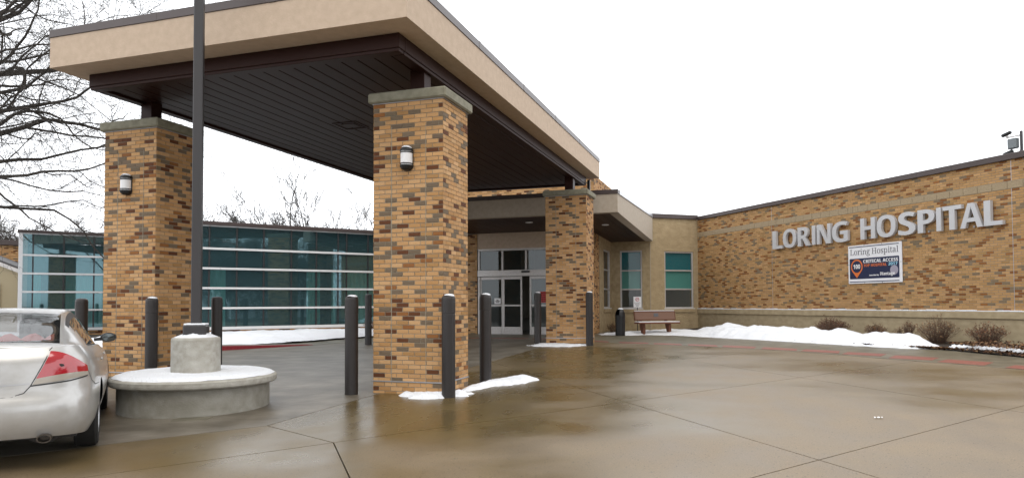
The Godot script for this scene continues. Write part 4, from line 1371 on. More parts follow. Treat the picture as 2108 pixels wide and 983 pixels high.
# ------------------------------------------------------------------ island and lamp post
func build_island() -> void:
	var c := gp(-7.32, -8.11)
	var t := thing("concrete_island", "round concrete island with overhanging snowy rim and central drum", "traffic island", c)
	var b := MB.new()
	b.lathe(Vector3.ZERO, [[0.975, -0.05], [0.975, 0.345]], 72)
	part(t, "base", b, M.wet_concrete)
	var rim := MB.new()
	rim.lathe(Vector3.ZERO, [[0.97, 0.34], [1.05, 0.338], [1.07, 0.355], [1.075, 0.38], [1.075, 0.42], [1.06, 0.44], [1.02, 0.448], [0.3, 0.45]], 72)
	part(t, "rim_slab", rim, M.pale_concrete)
	var d := MB.new()
	d.lathe(Vector3.ZERO, [[0.322, 0.44], [0.32, 0.93], [0.312, 0.952], [0.29, 0.962], [0.0, 0.962]], 40)
	part(t, "drum", d, M.pale_concrete)
	var s := MB.new()
	var g := []
	var f := FastNoiseLite.new()
	f.seed = 2
	f.frequency = 1.6
	for i in 9:
		var row := PackedVector3Array()
		for k in 72:
			var a := TAU * k / 72
			var e := 1.035 + 0.018 * f.get_noise_2d(cos(a) * 3, sin(a) * 3)
			var rr := lerpf(e, 0.31, pow(i / 8.0, 1.4))
			var h := 0.446 + 0.045 * sin(minf(1.0, (e - rr) / 0.10) * PI / 2) + 0.012 * f.get_noise_2d(cos(a) * rr * 2, sin(a) * rr * 2)
			row.append(Vector3(cos(a) * rr, h, sin(a) * rr))
		g.append(row)
	s.grid(g, true, true)
	part(t, "snow_cover", s, M.snow)
	var s2 := MB.new()
	var g2 := []
	for i in 7:
		var row := PackedVector3Array()
		for k in 40:
			var a := TAU * k / 40
			var rr := lerpf(0.30, 0.02, i / 6.0)
			row.append(Vector3(cos(a) * rr, 0.955 + (0.075 + 0.03 * f.get_noise_2d(cos(a) * 1.5, sin(a) * 1.5)) * sin(i / 6.0 * PI / 2), sin(a) * rr))
		g2.append(row)
	s2.grid(g2, true, true)
	part(t, "snow_cap", s2, M.snow)
	var p := thing("lamp_post", "tall dark square steel lamp post standing on the concrete island", "lamp post", c + Vector3(0, 0.96, 0))
	var turn := Basis(Vector3.UP, 0.55)
	var bc := MB.new()
	bc.cbox(Vector3(0, 0.085, 0), Vector3(0.30, 0.17, 0.30), 0.02, turn)
	part(p, "base_cover", bc, M.pole)
	var sh := MB.new()
	sh.cbox(Vector3(0, 4.2, 0), Vector3(0.128, 8.2, 0.128), 0.01, turn)
	part(p, "shaft", sh, M.pole)
	var hd := MB.new()
	hd.cbox(Vector3(0.35, 8.25, 0), Vector3(0.7, 0.14, 0.32), 0.03, turn)
	part(p, "lamp_head", hd, M.pole)
	var sn := MB.new()
	sn.cbox(Vector3(0, 0.18, 0), Vector3(0.285, 0.028, 0.285), 0.012, turn)
	part(p, "snow_on_cover", sn, M.snow)

# ------------------------------------------------------------------ car
var oline := PackedVector2Array()
var onorm := PackedVector2Array()
const ODS := 0.05

func spline(pts: Array, x: float) -> float:  # monotone x table, smooth
	var n := pts.size()
	if x <= pts[0][0]: return pts[0][1]
	if x >= pts[n - 1][0]: return pts[n - 1][1]
	for k in n - 1:
		if x <= pts[k + 1][0]:
			var t: float = (x - pts[k][0]) / (pts[k + 1][0] - pts[k][0])
			var p0: float = pts[maxi(k - 1, 0)][1]
			var p3: float = pts[mini(k + 2, n - 1)][1]
			return lerpf(cubic_interpolate(pts[k][1], pts[k + 1][1], p0, p3, t), lerpf(pts[k][1], pts[k + 1][1], t), 0.4)
	return 0.0

func make_outline() -> void:
	var c := Curve2D.new()
	var pts := [[0, 2.56], [0.35, 2.55], [0.60, 2.515], [0.76, 2.44], [0.855, 2.29], [0.90, 2.05], [0.92, 1.6], [0.925, 1.0], [0.925, 0.0], [0.92, -1.0], [0.91, -1.7], [0.87, -2.1], [0.76, -2.38], [0.5, -2.5], [0, -2.53]]
	for k in pts.size():
		var a: Array = pts[maxi(k - 1, 0)]
		var b: Array = pts[mini(k + 1, pts.size() - 1)]
		var here := Vector2(pts[k][0], pts[k][1])
		var dir := (Vector2(b[0], b[1]) - Vector2(a[0], a[1])).normalized()
		var la := here.distance_to(Vector2(a[0], a[1])) / 3
		var lb := here.distance_to(Vector2(b[0], b[1])) / 3
		c.add_point(here, -dir * la, dir * lb)
	c.bake_interval = 0.02
	var L := c.get_baked_length()
	var n := int(L / ODS)
	for k in n + 1:
		oline.append(c.sample_baked(L * k / n, true))
	for k in n + 1:
		var d := (oline[mini(k + 1, n)] - oline[maxi(k - 1, 0)]).normalized()
		onorm.append(Vector2(-d.y, d.x) * -1.0 if false else Vector2(-d.y, d.x))
	onorm[0] = Vector2(0, 1)
	onorm[n] = Vector2(0, -1)

func car_top(z: float) -> float:
	return spline([[-2.53, 0.66], [-2.3, 0.74], [-1.6, 0.88], [-1.0, 0.93], [0.0, 0.965], [1.0, 1.005], [1.9, 1.055], [2.3, 1.075], [2.56, 1.065]], z)

func car_bottom(z: float) -> float:
	var y := spline([[-2.53, 0.24], [-2.2, 0.20], [0, 0.20], [1.9, 0.23], [2.3, 0.26], [2.56, 0.275]], z)
	for zc in [-1.41, 1.41]:
		var d: float = absf(z - zc)
		if d < 0.375:
			y = maxf(y, 0.32 + sqrt(0.375 * 0.375 - d * d))
	return y

func car_pt(s: float, y: float, out := 0.0) -> Vector3:
	var f := clampf(s / ODS, 0, oline.size() - 1.001)
	var i := int(f)
	var p := oline[i].lerp(oline[i + 1], f - i)
	var nn := onorm[i].lerp(onorm[i + 1], f - i).normalized()
	var yt := car_top(p.y)
	var vv := clampf((y - 0.22) / (yt - 0.22), 0, 1)
	var side := spline([[0.0, 0.09], [0.12, 0.035], [0.30, 0.004], [0.48, 0.0], [0.62, 0.01], [0.78, 0.03], [0.90, 0.06], [1.0, 0.125]], vv)
	var rear := spline([[0.0, 0.12], [0.10, 0.05], [0.22, 0.008], [0.36, 0.0], [0.44, 0.012], [0.52, 0.045], [0.70, 0.065], [0.90, 0.095], [1.0, 0.155]], vv)
	var k := smoothstep(2.2, 2.5, p.y)
	var ins := lerpf(side, rear, k)
	p -= nn * (ins - out)
	return Vector3(p.x, y, p.y)

func flipx(mb: MB) -> MB:  # mirrored copy added to the same builder
	var n0 := mb.v.size()
	var i0 := mb.ix.size()
	for k in n0:
		mb.vert(mb.v[k] * Vector3(-1, 1, 1), mb.n[k] * Vector3(-1, 1, 1))
	for k in range(0, i0, 3):
		mb.ix.append_array(PackedInt32Array([mb.ix[k] + n0, mb.ix[k + 2] + n0, mb.ix[k + 1] + n0]))
	return mb

func strip(path: Array, w: float) -> MB:  # a dark line on the body: points [s, y]
	var mb := MB.new()
	for k in path.size() - 1:
		for e in 4:
			var a := lerpf(path[k][0], path[k + 1][0], e / 4.0)
			var b := lerpf(path[k][0], path[k + 1][0], (e + 1) / 4.0)
			var ya := lerpf(path[k][1], path[k + 1][1], e / 4.0)
			var yb := lerpf(path[k][1], path[k + 1][1], (e + 1) / 4.0)
			var d := Vector2(b - a, yb - ya).normalized()
			var nn := Vector2(-d.y, d.x) * w / 2
			mb.quad(car_pt(a - nn.x, ya - nn.y, 0.0025), car_pt(b - nn.x, yb - nn.y, 0.0025), car_pt(b + nn.x, yb + nn.y, 0.0025), car_pt(a + nn.x, ya + nn.y, 0.0025))
	return mb

func build_car() -> void:
	make_outline()
	var heading := atan2(0.72, 0.69)
	var t := thing("parked_car", "dirty silver sedan seen from behind with a cracked red tail lamp, beside the island", "car", gp(-8.12, -6.12), heading)
	var N := oline.size()
	var rows := 17
	var bm := MB.new()
	var g := []
	for i in N:
		var z := oline[i].y
		var yb := car_bottom(z)
		var yt := car_top(z)
		var row := PackedVector3Array()
		for j in rows:
			var y := lerpf(yb, yt, float(j) / (rows - 1))
			row.append(car_pt(i * ODS, y))
		g.append(row)
	bm.grid(g, true)
	flipx(bm)
	var tg := []
	for i in N:
		var row := PackedVector3Array()
		var e: Vector3 = g[i][rows - 1]
		for k in 13:
			var u := -1.0 + 2.0 * k / 12
			row.append(Vector3(e.x * u, e.y + 0.035 * (1 - u * u) * minf(1.0, e.x * 2.0), e.z - (0.0)))
		tg.append(row)
	bm.grid(tg, true)
	part(t, "body", bm, M.car_paint)
	var fl := MB.new()
	fl.box(Vector3(0, 0.30, 0), Vector3(1.5, 0.14, 4.5))
	part(t, "underbody", fl, M.car_trim)
	# cabin
	var ytab := [[-1.5, 0.93], [-1.2, 1.06], [-0.8, 1.25], [-0.4, 1.345], [0.0, 1.385], [0.5, 1.40], [0.9, 1.38], [1.2, 1.335], [1.5, 1.245], [1.8, 1.13], [2.0, 1.065]]
	var xtab := [[-1.5, 0.66], [-0.9, 0.60], [-0.3, 0.57], [0.5, 0.565], [1.1, 0.57], [1.6, 0.60], [2.0, 0.63]]
	var zs := []
	var z := -1.5
	while z <= 2.001:
		zs.append(z)
		z += 0.05
	var cg := []
	for zz in zs:
		var yt := spline(ytab, zz)
		var yb := car_top(zz) - 0.01
		var xr := spline(xtab, zz)
		var xb := 0.775 - 0.08 * smoothstep(1.4, 2.0, zz) - 0.08 * smoothstep(-1.0, -1.5, zz)
		var row := PackedVector3Array()
		for u in [0.0, 0.45, 0.8, 0.93]:
			row.append(Vector3(xr * u, yt + 0.022 * (1 - u * u), zz))
		for u in [0.0, 0.14, 0.4, 0.7, 0.93, 1.0]:
			var y: float = lerpf(maxf(yt - 0.035, yb), yb, u)
			row.append(Vector3(lerpf(xr, xb, pow(u, 0.85)), y, zz))
		cg.append(row)
	var bins := {"roof": MB.new(), "rear_window": MB.new(), "windscreen": MB.new(), "side_window": MB.new(), "side_trim": MB.new()}
	var K: int = cg[0].size()
	for i in cg.size() - 1:
		var zm: float = zs[i] + 0.025
		for k in K - 1:
			var w := "roof"
			if k < 3 and zm > 1.12 and zm < 1.93:
				w = "rear_window"
			elif k < 3 and zm < -0.42 and zm > -1.45:
				w = "windscreen"
			elif k >= 5 and k <= 7 and zm > -1.0 and zm < 1.30 - 0.18 * (k - 5) + 0.24 * (7 - k) * 0.0:
				w = "side_window" if absf(zm - 0.12) > 0.05 else "side_trim"
			elif k >= 4 and k <= 8 and zm > -1.05 and zm < 1.42 - 0.10 * (k - 4):
				w = "side_trim"
			var a: Vector3 = cg[i][k]
			var b: Vector3 = cg[i][k + 1]
			var c: Vector3 = cg[i + 1][k + 1]
			var d: Vector3 = cg[i + 1][k]
			var mbb: MB = bins[w]
			var f := mbb.v.size()
			for e in [[i, k], [i, k + 1], [i + 1, k + 1], [i + 1, k]]:
				var du: Vector3 = cg[mini(e[0] + 1, cg.size() - 1)][e[1]] - cg[maxi(e[0] - 1, 0)][e[1]]
				var dv: Vector3 = cg[e[0]][mini(e[1] + 1, K - 1)] - cg[e[0]][maxi(e[1] - 1, 0)]
				mbb.vert(cg[e[0]][e[1]], du.cross(dv).normalized())
			mbb.ix.append_array(PackedInt32Array([f, f + 1, f + 2, f, f + 2, f + 3]))
	part(t, "roof", flipx(bins.roof), M.car_paint)
	part(t, "rear_window", flipx(bins.rear_window), M.car_glass)
	part(t, "windscreen", flipx(bins.windscreen), M.car_glass)
	part(t, "window_trim", flipx(bins.side_trim), M.car_trim)
	var sw: MB = bins.side_window
	part(t, "side_window", sw, M.car_glass)
	var sw2 := part(t, "side_window", sw, M.car_glass)
	sw2.scale = Vector3(-1, 1, 1)
	# parcel shelf with a red and white cloth on it
	var sh := MB.new()
	sh.box(Vector3(0, 1.085, 1.45), Vector3(1.22, 0.02, 0.62))
	sh.box(Vector3(0, 1.04, 0.2), Vector3(1.40, 0.06, 1.8))
	for s in [-0.36, 0.36]:
		sh.cbox(Vector3(s, 1.17, 1.0), Vector3(0.42, 0.3, 0.12), 0.05)
	part(t, "interior_trim", sh, M.car_trim)
	var bl := MB.new()
	var gg := []
	for i in 5:
		var row := PackedVector3Array()
		for k in 25:
			row.append(Vector3(-0.5 + k / 24.0, 1.11 + 0.03 * sin(k * 1.3 + i) + 0.03 * sin(i * 1.2), 1.35 + i * 0.06))
		gg.append(row)
	bl.grid(gg, true)
	part(t, "cloth", bl, M.seat_red)
	# tail lamps
	for side in [1, -1]:
		var red := MB.new()
		var clr := MB.new()
		for band in 2:
			var lg := []
			for q in 15:
				var row := PackedVector3Array()
				for r in 7:
					var u := q / 14.0
					var y0 := lerpf(0.745, 0.80, u)
					var y1 := lerpf(1.035, 0.885, pow(u, 1.7))
					var cut := lerpf(0.18, 0.36, u)
					var rr := lerpf(0.0, cut, r / 6.0) if band == 1 else lerpf(cut, 1.0, r / 6.0)
					row.append(car_pt(lerpf(0.43 + 0.15 * rr, 0.97, u), lerpf(y0, y1, rr), 0.010 + 0.008 * sin(PI * rr) * sin(PI * u)))
				lg.append(row)
			(clr if band == 1 else red).grid(lg, true)
		var lamp := part(t, "tail_lamp", red, M.tail_red)
		part(lamp, "reverse_lens", clr, M.tail_clear)
		part(lamp, "gasket", strip([[0.415, 0.735], [0.75, 0.762], [0.96, 0.79], [0.985, 0.83], [0.975, 0.885]], 0.012), M.car_trim)
		var crack := MB.new()
		crack.lathe(car_pt(0.66, 0.905, 0.006), [[0.03, 0.0], [0.03, 0.012], [0.0, 0.013]], 12, Basis(Vector3.RIGHT, Vector3.BACK, Vector3.DOWN), Vector2(1, 0.45))
		part(lamp, "hole", crack, M.car_trim)
		lamp.scale.x = side
		var seam := part(t, "seam", strip([[0.0, 0.645], [0.28, 0.65], [0.365, 0.675], [0.415, 0.735], [0.575, 1.045], [0.60, 1.066]], 0.008), M.car_trim)
		seam.scale.x = side
		var seam2 := part(t, "seam", strip([[0.99, 0.83], [1.03, 0.74], [1.16, 0.69], [1.45, 0.68]], 0.006), M.car_trim)
		seam2.scale.x = side
		var tr := part(t, "lid_trim", strip([[0.0, 0.745], [0.20, 0.748], [0.41, 0.755]], 0.012), M.rim)
		tr.scale.x = side
		for dz in [[2.02, 2.02], [3.05, 3.05]]:
			var dr := part(t, "seam", strip([[dz[0] + 0.1, 0.30], [dz[0] + 0.05, 0.6], [dz[0], 0.95]], 0.006), M.car_trim)
			dr.scale.x = side
		for s in [2.35, 3.42]:
			var hd := MB.new()
			var hp := car_pt(s, 0.86, 0.02)
			hd.cbox(hp, Vector3(0.025, 0.03, 0.17), 0.01)
			var ho := part(t, "door_handle", hd, M.car_paint)
			ho.scale.x = side
		# exhaust
		var ex := MB.new()
		ex.lathe(Vector3(0.52, 0.27, 2.12), [[0.0, 0.30], [0.030, 0.30], [0.032, 0.42], [0.038, 0.42], [0.040, 0.0]], 18, Basis(Vector3.RIGHT, Vector3.BACK, Vector3.DOWN), Vector2(1.5, 1))
		var eo := part(t, "exhaust_pipe", ex, M.exhaust)
		eo.scale.x = side
		var mf := MB.new()
		mf.lathe(Vector3(0.5, 0.27, 1.75), [[0.0, 0.0], [0.11, 0.02], [0.12, 0.1], [0.12, 0.42], [0.10, 0.5], [0.0, 0.52]], 18, Basis(Vector3.RIGHT, Vector3.BACK, Vector3.DOWN), Vector2(1.4, 0.8))
		var mo := part(t, "silencer", mf, M.car_trim)
		mo.scale.x = side
		# mirror
		var mi := MB.new()
		mi.lathe(Vector3(0.925, 1.03, -0.72), [[0.0, -0.06], [0.05, -0.05], [0.072, -0.01], [0.076, 0.03], [0.068, 0.06], [0.0, 0.062]], 20, Basis(Vector3.RIGHT, Vector3.BACK, Vector3.DOWN), Vector2(1.25, 0.8))
		mi.bar(Vector3(0.76, 1.0, -0.74), Vector3(0.89, 1.01, -0.74), 0.07, 0.04)
		var mm := part(t, "door_mirror", mi, M.car_trim)
		var gl := MB.new()
		gl.lathe(Vector3(0.925, 1.03, -0.655), [[0.058, 0.0], [0.0, 0.002]], 20, Basis(Vector3.RIGHT, Vector3.BACK, Vector3.DOWN), Vector2(1.25, 0.8))
		part(mm, "mirror_glass", gl, M.mirror)
		mm.scale.x = side
		for wz in [-1.41, 1.41]:
			var bb := Basis(Vector3.UP, Vector3.RIGHT, Vector3.FORWARD)
			var ty := MB.new()
			ty.lathe(Vector3(0.685, 0.33, wz), [[0.21, 0.03], [0.24, 0.0], [0.31, 0.005], [0.332, 0.03], [0.335, 0.11], [0.332, 0.19], [0.31, 0.215], [0.235, 0.22], [0.215, 0.19]], 40, bb)
			var wh := part(t, "wheel", ty, M.tyre)
			var rm := MB.new()
			rm.lathe(Vector3(0.685, 0.33, wz), [[0.20, 0.06], [0.215, 0.19], [0.225, 0.212], [0.212, 0.214], [0.195, 0.17], [0.19, 0.09], [0.0, 0.08]], 36, bb)
			for k in 7:
				var a := TAU * k / 7
				var d := Vector3(0, sin(a), cos(a))
				rm.bar(Vector3(0.685 + 0.175, 0.33, wz) + d * 0.03, Vector3(0.685 + 0.192, 0.33, wz) + d * 0.205, 0.045, 0.02, Vector3.RIGHT)
			rm.lathe(Vector3(0.685, 0.33, wz), [[0.05, 0.15], [0.05, 0.195], [0.03, 0.205], [0.0, 0.206]], 20, bb)
			part(wh, "rim", rm, M.rim)
			wh.scale.x = side
			var ar := MB.new()
			ar.box(Vector3(0.45, 0.42, wz), Vector3(0.5, 0.5, 0.76))
			var ao := part(t, "wheel_housing", ar, M.car_trim)
			ao.scale.x = side

# ------------------------------------------------------------------ bench, bin, small signs
func build_furniture() -> void:
	var dirv := Vector3(0.82, 0, -0.572)
	var turn := atan2(0.572, 0.82)
	var b := thing("park_bench", "brown slatted memorial bench dusted with snow in front of the stucco bay", "bench", gp(-3.22, -26.92), turn)
	var back := MB.new()
	back.cbox(Vector3(0.02, 0.70, -0.20), Vector3(1.66, 0.30, 0.05), 0.015, Basis(Vector3.RIGHT, -0.16))
	part(b, "backrest", back, M.bench_slat)
	var rim := MB.new()
	for s in [-1, 1]:
		rim.cbox(Vector3(0.02, 0.70 + s * 0.158, -0.20 - s * 0.026), Vector3(1.70, 0.022, 0.06), 0.008, Basis(Vector3.RIGHT, -0.16))
		rim.cbox(Vector3(0.02 + s * 0.842, 0.70, -0.20), Vector3(0.022, 0.30, 0.06), 0.008, Basis(Vector3.RIGHT, -0.16))
	part(b, "backrest_edge", rim, M.bench_edge)
	var pq := MB.new()
	pq.cbox(Vector3(0.06, 0.73, -0.175), Vector3(0.19, 0.13, 0.015), 0.004, Basis(Vector3.RIGHT, -0.16))
	part(b, "plaque", pq, M.grey_print)
	var seat := MB.new()
	seat.cbox(Vector3(0, 0.44, 0.04), Vector3(1.70, 0.055, 0.42), 0.015)
	part(b, "seat", seat, M.bench_edge)
	var sn := MB.new()
	sn.cbox(Vector3(0, 0.479, 0.04), Vector3(1.67, 0.03, 0.39), 0.012)
	sn.cbox(Vector3(0.02, 0.885, -0.235), Vector3(1.66, 0.025, 0.05), 0.01)
	part(b, "snow_dusting", sn, M.snow)
	for s in [-0.56, 0.50]:
		var lg := MB.new()
		lg.prism(PackedVector2Array([Vector2(-0.10, 0), Vector2(0.06, 0), Vector2(0.09, 0.12), Vector2(0.07, 0.41), Vector2(-0.16, 0.41), Vector2(-0.235, 0.56), Vector2(-0.275, 0.55), Vector2(-0.19, 0.33), Vector2(-0.09, 0.12)]), Vector3(s - 0.05, 0, 0), Vector3.BACK, Vector3.UP, 0.10)
		var lo := part(b, "leg", lg, M.bench_edge)
		lo.position.x = 0.10
	var c := thing("litter_bin", "black round litter bin with snowy dome top beside the bench", "bin", gp(-4.40, -25.83))
	var bd := MB.new()
	bd.lathe(Vector3.ZERO, [[0.165, 0.0], [0.175, 0.03], [0.18, 0.70], [0.188, 0.705], [0.188, 0.735], [0.18, 0.74]], 32)
	part(c, "body", bd, M.black_metal)
	var g := []
	for i in 9:  # dome with an opening turned to the left of the door path
		var row := PackedVector3Array()
		var a := PI / 2 * i / 8
		for k in 25:
			var e := deg_to_rad(-150 + 300.0 * k / 24) + deg_to_rad(-60)
			row.append(Vector3(cos(e) * 0.18 * cos(a), 0.74 + 0.25 * sin(a), sin(e) * 0.18 * cos(a)))
		g.append(row)
	var dm := MB.new()
	dm.grid(g, true)
	part(c, "dome_top", dm, M.black_metal)
	var sc := MB.new()
	sc.lathe(Vector3(0.015, 0.955, 0.0), [[0.10, 0.0], [0.085, 0.025], [0.05, 0.042], [0.0, 0.05]], 20)
	part(c, "snow_cap", sc, M.snow)
	# no-smoking sign on a thin stake
	var ns := thing("no_smoking_sign", "small white no smoking sign on a thin dark stake behind the bench", "sign", gp(-4.18, -28.6), turn * 0.25)
	var st := MB.new()
	st.bar(Vector3(0, 0, -0.012), Vector3(0, 1.36, -0.012), 0.03, 0.012, Vector3.BACK)
	part(ns, "stake", st, M.black_metal)
	var pl := MB.new()
	pl.cbox(Vector3(0, 1.22, 0), Vector3(0.30, 0.42, 0.006), 0.002)
	part(ns, "plate", pl, M.sign_white)
	var rg := MB.new()
	rg.lathe(Vector3(0, 1.32, 0.0032), [[0.058, 0.0], [0.058, 0.002], [0.075, 0.002], [0.075, 0.0]], 28, Basis(Vector3.RIGHT, Vector3.BACK, Vector3.DOWN))
	rg.box(Vector3(0, 1.32, 0.0045), Vector3(0.12, 0.014, 0.002), Basis(Vector3.BACK, 0.78))
	part(ns, "ban_ring", rg, M.red_print)
	var cg := MB.new()
	cg.box(Vector3(0, 1.325, 0.004), Vector3(0.085, 0.018, 0.001))
	part(ns, "cigarette", cg, M.grey_print)
	fit_text(ns, "print", "NO SMOKING", true, false, -0.12, 0.12, 1.17, 1.205, 0.0032, 0.002, M.grey_print)
	for k in 2:
		var ln := MB.new()
		ln.box(Vector3(0, 1.12 - 0.05 * k, 0.004), Vector3([0.19, 0.12][k], 0.02, 0.002))
		part(ns, "print_line", ln, M.grey_print)
	# cameras on the roof
	var base := outward(13.95, 5.33, -0.45)
	var cm := thing("camera_mast", "roof mast with security cameras and a grey box behind the wall coping", "camera mast", base, WALL_TURN)
	var mp := MB.new()
	mp.bar(Vector3(-0.07, -0.4, 0), Vector3(-0.07, 0.62, 0), 0.05, 0.05, Vector3.BACK)
	mp.bar(Vector3(0.07, -0.4, 0), Vector3(0.07, 0.68, 0), 0.05, 0.05, Vector3.BACK)
	mp.bar(Vector3(-0.32, -0.4, 0.1), Vector3(-0.09, 0.12, 0), 0.04, 0.04, Vector3.BACK)
	part(cm, "pipes", mp, M.pole)
	var bx := MB.new()
	bx.cbox(Vector3(-0.25, 0.32, 0.05), Vector3(0.24, 0.27, 0.14), 0.02)
	part(cm, "control_box", bx, M.box_grey)
	for q in [[-0.40, 0.60, -1, 0.2], [-0.36, 0.10, -1, -0.1], [0.30, 0.50, 1, 0.0], [0.34, 0.17, 1, -0.25]]:
		var cb := MB.new()
		cb.cbox(Vector3(q[0], q[1], 0.08), Vector3(0.26, 0.085, 0.09), 0.02, Basis(Vector3.BACK, -0.22 * q[2]))
		var body := part(cm, "camera", cb, M.black_metal)
		var ar := MB.new()
		ar.bar(Vector3(0.05 * q[2], q[1] - 0.09, 0.0), Vector3(q[0], q[1] - 0.09, 0.05), 0.035, 0.035)
		ar.bar(Vector3(q[0], q[1] - 0.10, 0.06), Vector3(q[0], q[1] - 0.03, 0.06), 0.05, 0.05, Vector3.BACK)
		part(body, "bracket", ar, M.aluminium)
	# far radio mast
	var an := thing("radio_mast", "thin lattice radio mast rising beyond the roof left of the lettering", "mast", Vector3(1.58, 0.3, -63.3))
	var am := MB.new()
	for k in 3:
		var o := Vector3(cos(k * TAU / 3), 0, sin(k * TAU / 3)) * 0.09
		am.bar(o, o + Vector3(0, 11.4, 0), 0.022, 0.022, Vector3.BACK)
	for k in 36:
		var o := Vector3(cos(k * TAU / 3), 0, sin(k * TAU / 3)) * 0.09
		var o2 := Vector3(cos((k + 1) * TAU / 3), 0, sin((k + 1) * TAU / 3)) * 0.09
		am.bar(o + Vector3(0, k * 0.315, 0), o2 + Vector3(0, (k + 1) * 0.315, 0), 0.012, 0.012, Vector3.BACK)
	part(an, "lattice", am, M.aluminium)
	var tip := MB.new()
	tip.bar(Vector3(0, 11.4, 0), Vector3(0, 13.1, 0), 0.02, 0.02, Vector3.BACK)
	part(an, "whip", tip, M.aluminium)

# ------------------------------------------------------------------ plants
func grow(mb: MB, p: Vector3, dir: Vector3, len_: float, rad: float, depth: int, r: RandomNumberGenerator, o: Dictionary) -> void:
	var steps := 5 if depth >= 3 else 3
	var path := PackedVector3Array([p])
	var radii := PackedFloat32Array([rad])
	var d := dir
	var q := p
	var end_r: float = rad * o.taper
	for k in steps:
		var wig: float = o.wiggle * (1.0 if depth < o.levels else 0.4)
		d = (d + Vector3(r.randfn(0, wig), r.randfn(0, wig) + o.lift, r.randfn(0, wig))).normalized()
		q += d * len_ / steps
		path.append(q)
		radii.append(lerpf(rad, end_r, (k + 1.0) / steps))
	mb.tube(path, radii, 7 if rad > 0.06 else (5 if rad > 0.02 else 3))
	if depth <= 0:
		return
	var n: int = o.kids + (r.randi() % 2)
	for k in n:
		var f := 1.0 if k == 0 else r.randf_range(0.22, 1.0)
		var i := clampi(int(f * steps), 1, steps)
		var from := path[i]
		var along := (path[i] - path[i - 1]).normalized()
		var side := along.cross(Vector3(r.randfn(), r.randfn(), r.randfn())).normalized()
		var ang: float = r.randf_range(0.12, 0.45) if k == 0 else r.randf_range(o.spread * 0.7, o.spread * 1.25)
		var nd := (along * cos(ang) + side * sin(ang)).normalized()
		var rr: float = radii[i] * (0.86 if k == 0 else r.randf_range(0.42, 0.68))
		grow(mb, from, nd, len_ * r.randf_range(0.62, 0.90) * (1.0 if k == 0 else 0.88), maxf(rr, o.thin), depth - 1, r, o)

func tree(called: String, label: String, group: String, at: Vector3, h: float, rad: float, seed_: int, limbs: Array, o: Dictionary, bark: Material) -> Node3D:
	var t := thing(called, label, "tree", at, 0.0, group)
	var r := RandomNumberGenerator.new()
	r.seed = seed_
	var tr := MB.new()
	var path := PackedVector3Array()
	var radii := PackedFloat32Array()
	for k in 7:
		path.append(Vector3(r.randfn(0, 0.05) * k * 0.6, h * k / 6.0 - 0.3, r.randfn(0, 0.05) * k * 0.6))
		radii.append(rad * (1.35 if k == 0 else 1.0 - 0.07 * k))
	tr.tube(path, radii, 12)
	part(t, "trunk", tr, bark)
	var cr := MB.new()
	for l in limbs:  # [height share, azimuth, elevation, length, radius share]
		var y: float = l[0]
		var i := clampi(int(y * 6), 0, 5)
		var from := path[i].lerp(path[i + 1], y * 6 - i)
		var d := Vector3(cos(l[1]) * cos(l[2]), sin(l[2]), sin(l[1]) * cos(l[2]))
		grow(cr, from, d, l[3], rad * l[4], o.levels, r, o)
	part(t, "crown", cr, bark)
	return t

func round_limbs(n: int, seed_: int, lo: float, len_: float) -> Array:
	var r := RandomNumberGenerator.new()
	r.seed = seed_
	var out := []
	for k in n:
		out.append([lerpf(lo, 1.0, (k + 0.5) / n), TAU * k * 0.382 + r.randf_range(-0.3, 0.3), r.randf_range(0.25, 0.6) + 0.5 * k / n, len_ * r.randf_range(0.85, 1.15), r.randf_range(0.38, 0.58)])
	return out

func copy_tree(src: Node3D, at: Vector3, turn: float, scale_: float, label: String) -> void:
	var c: Node3D = src.duplicate()
	c.name = numbered("bare_tree")
	add_child(c)
	c.position = at
	c.rotation.y = turn
	c.scale = Vector3.ONE * scale_
	c.set_meta("label", label)

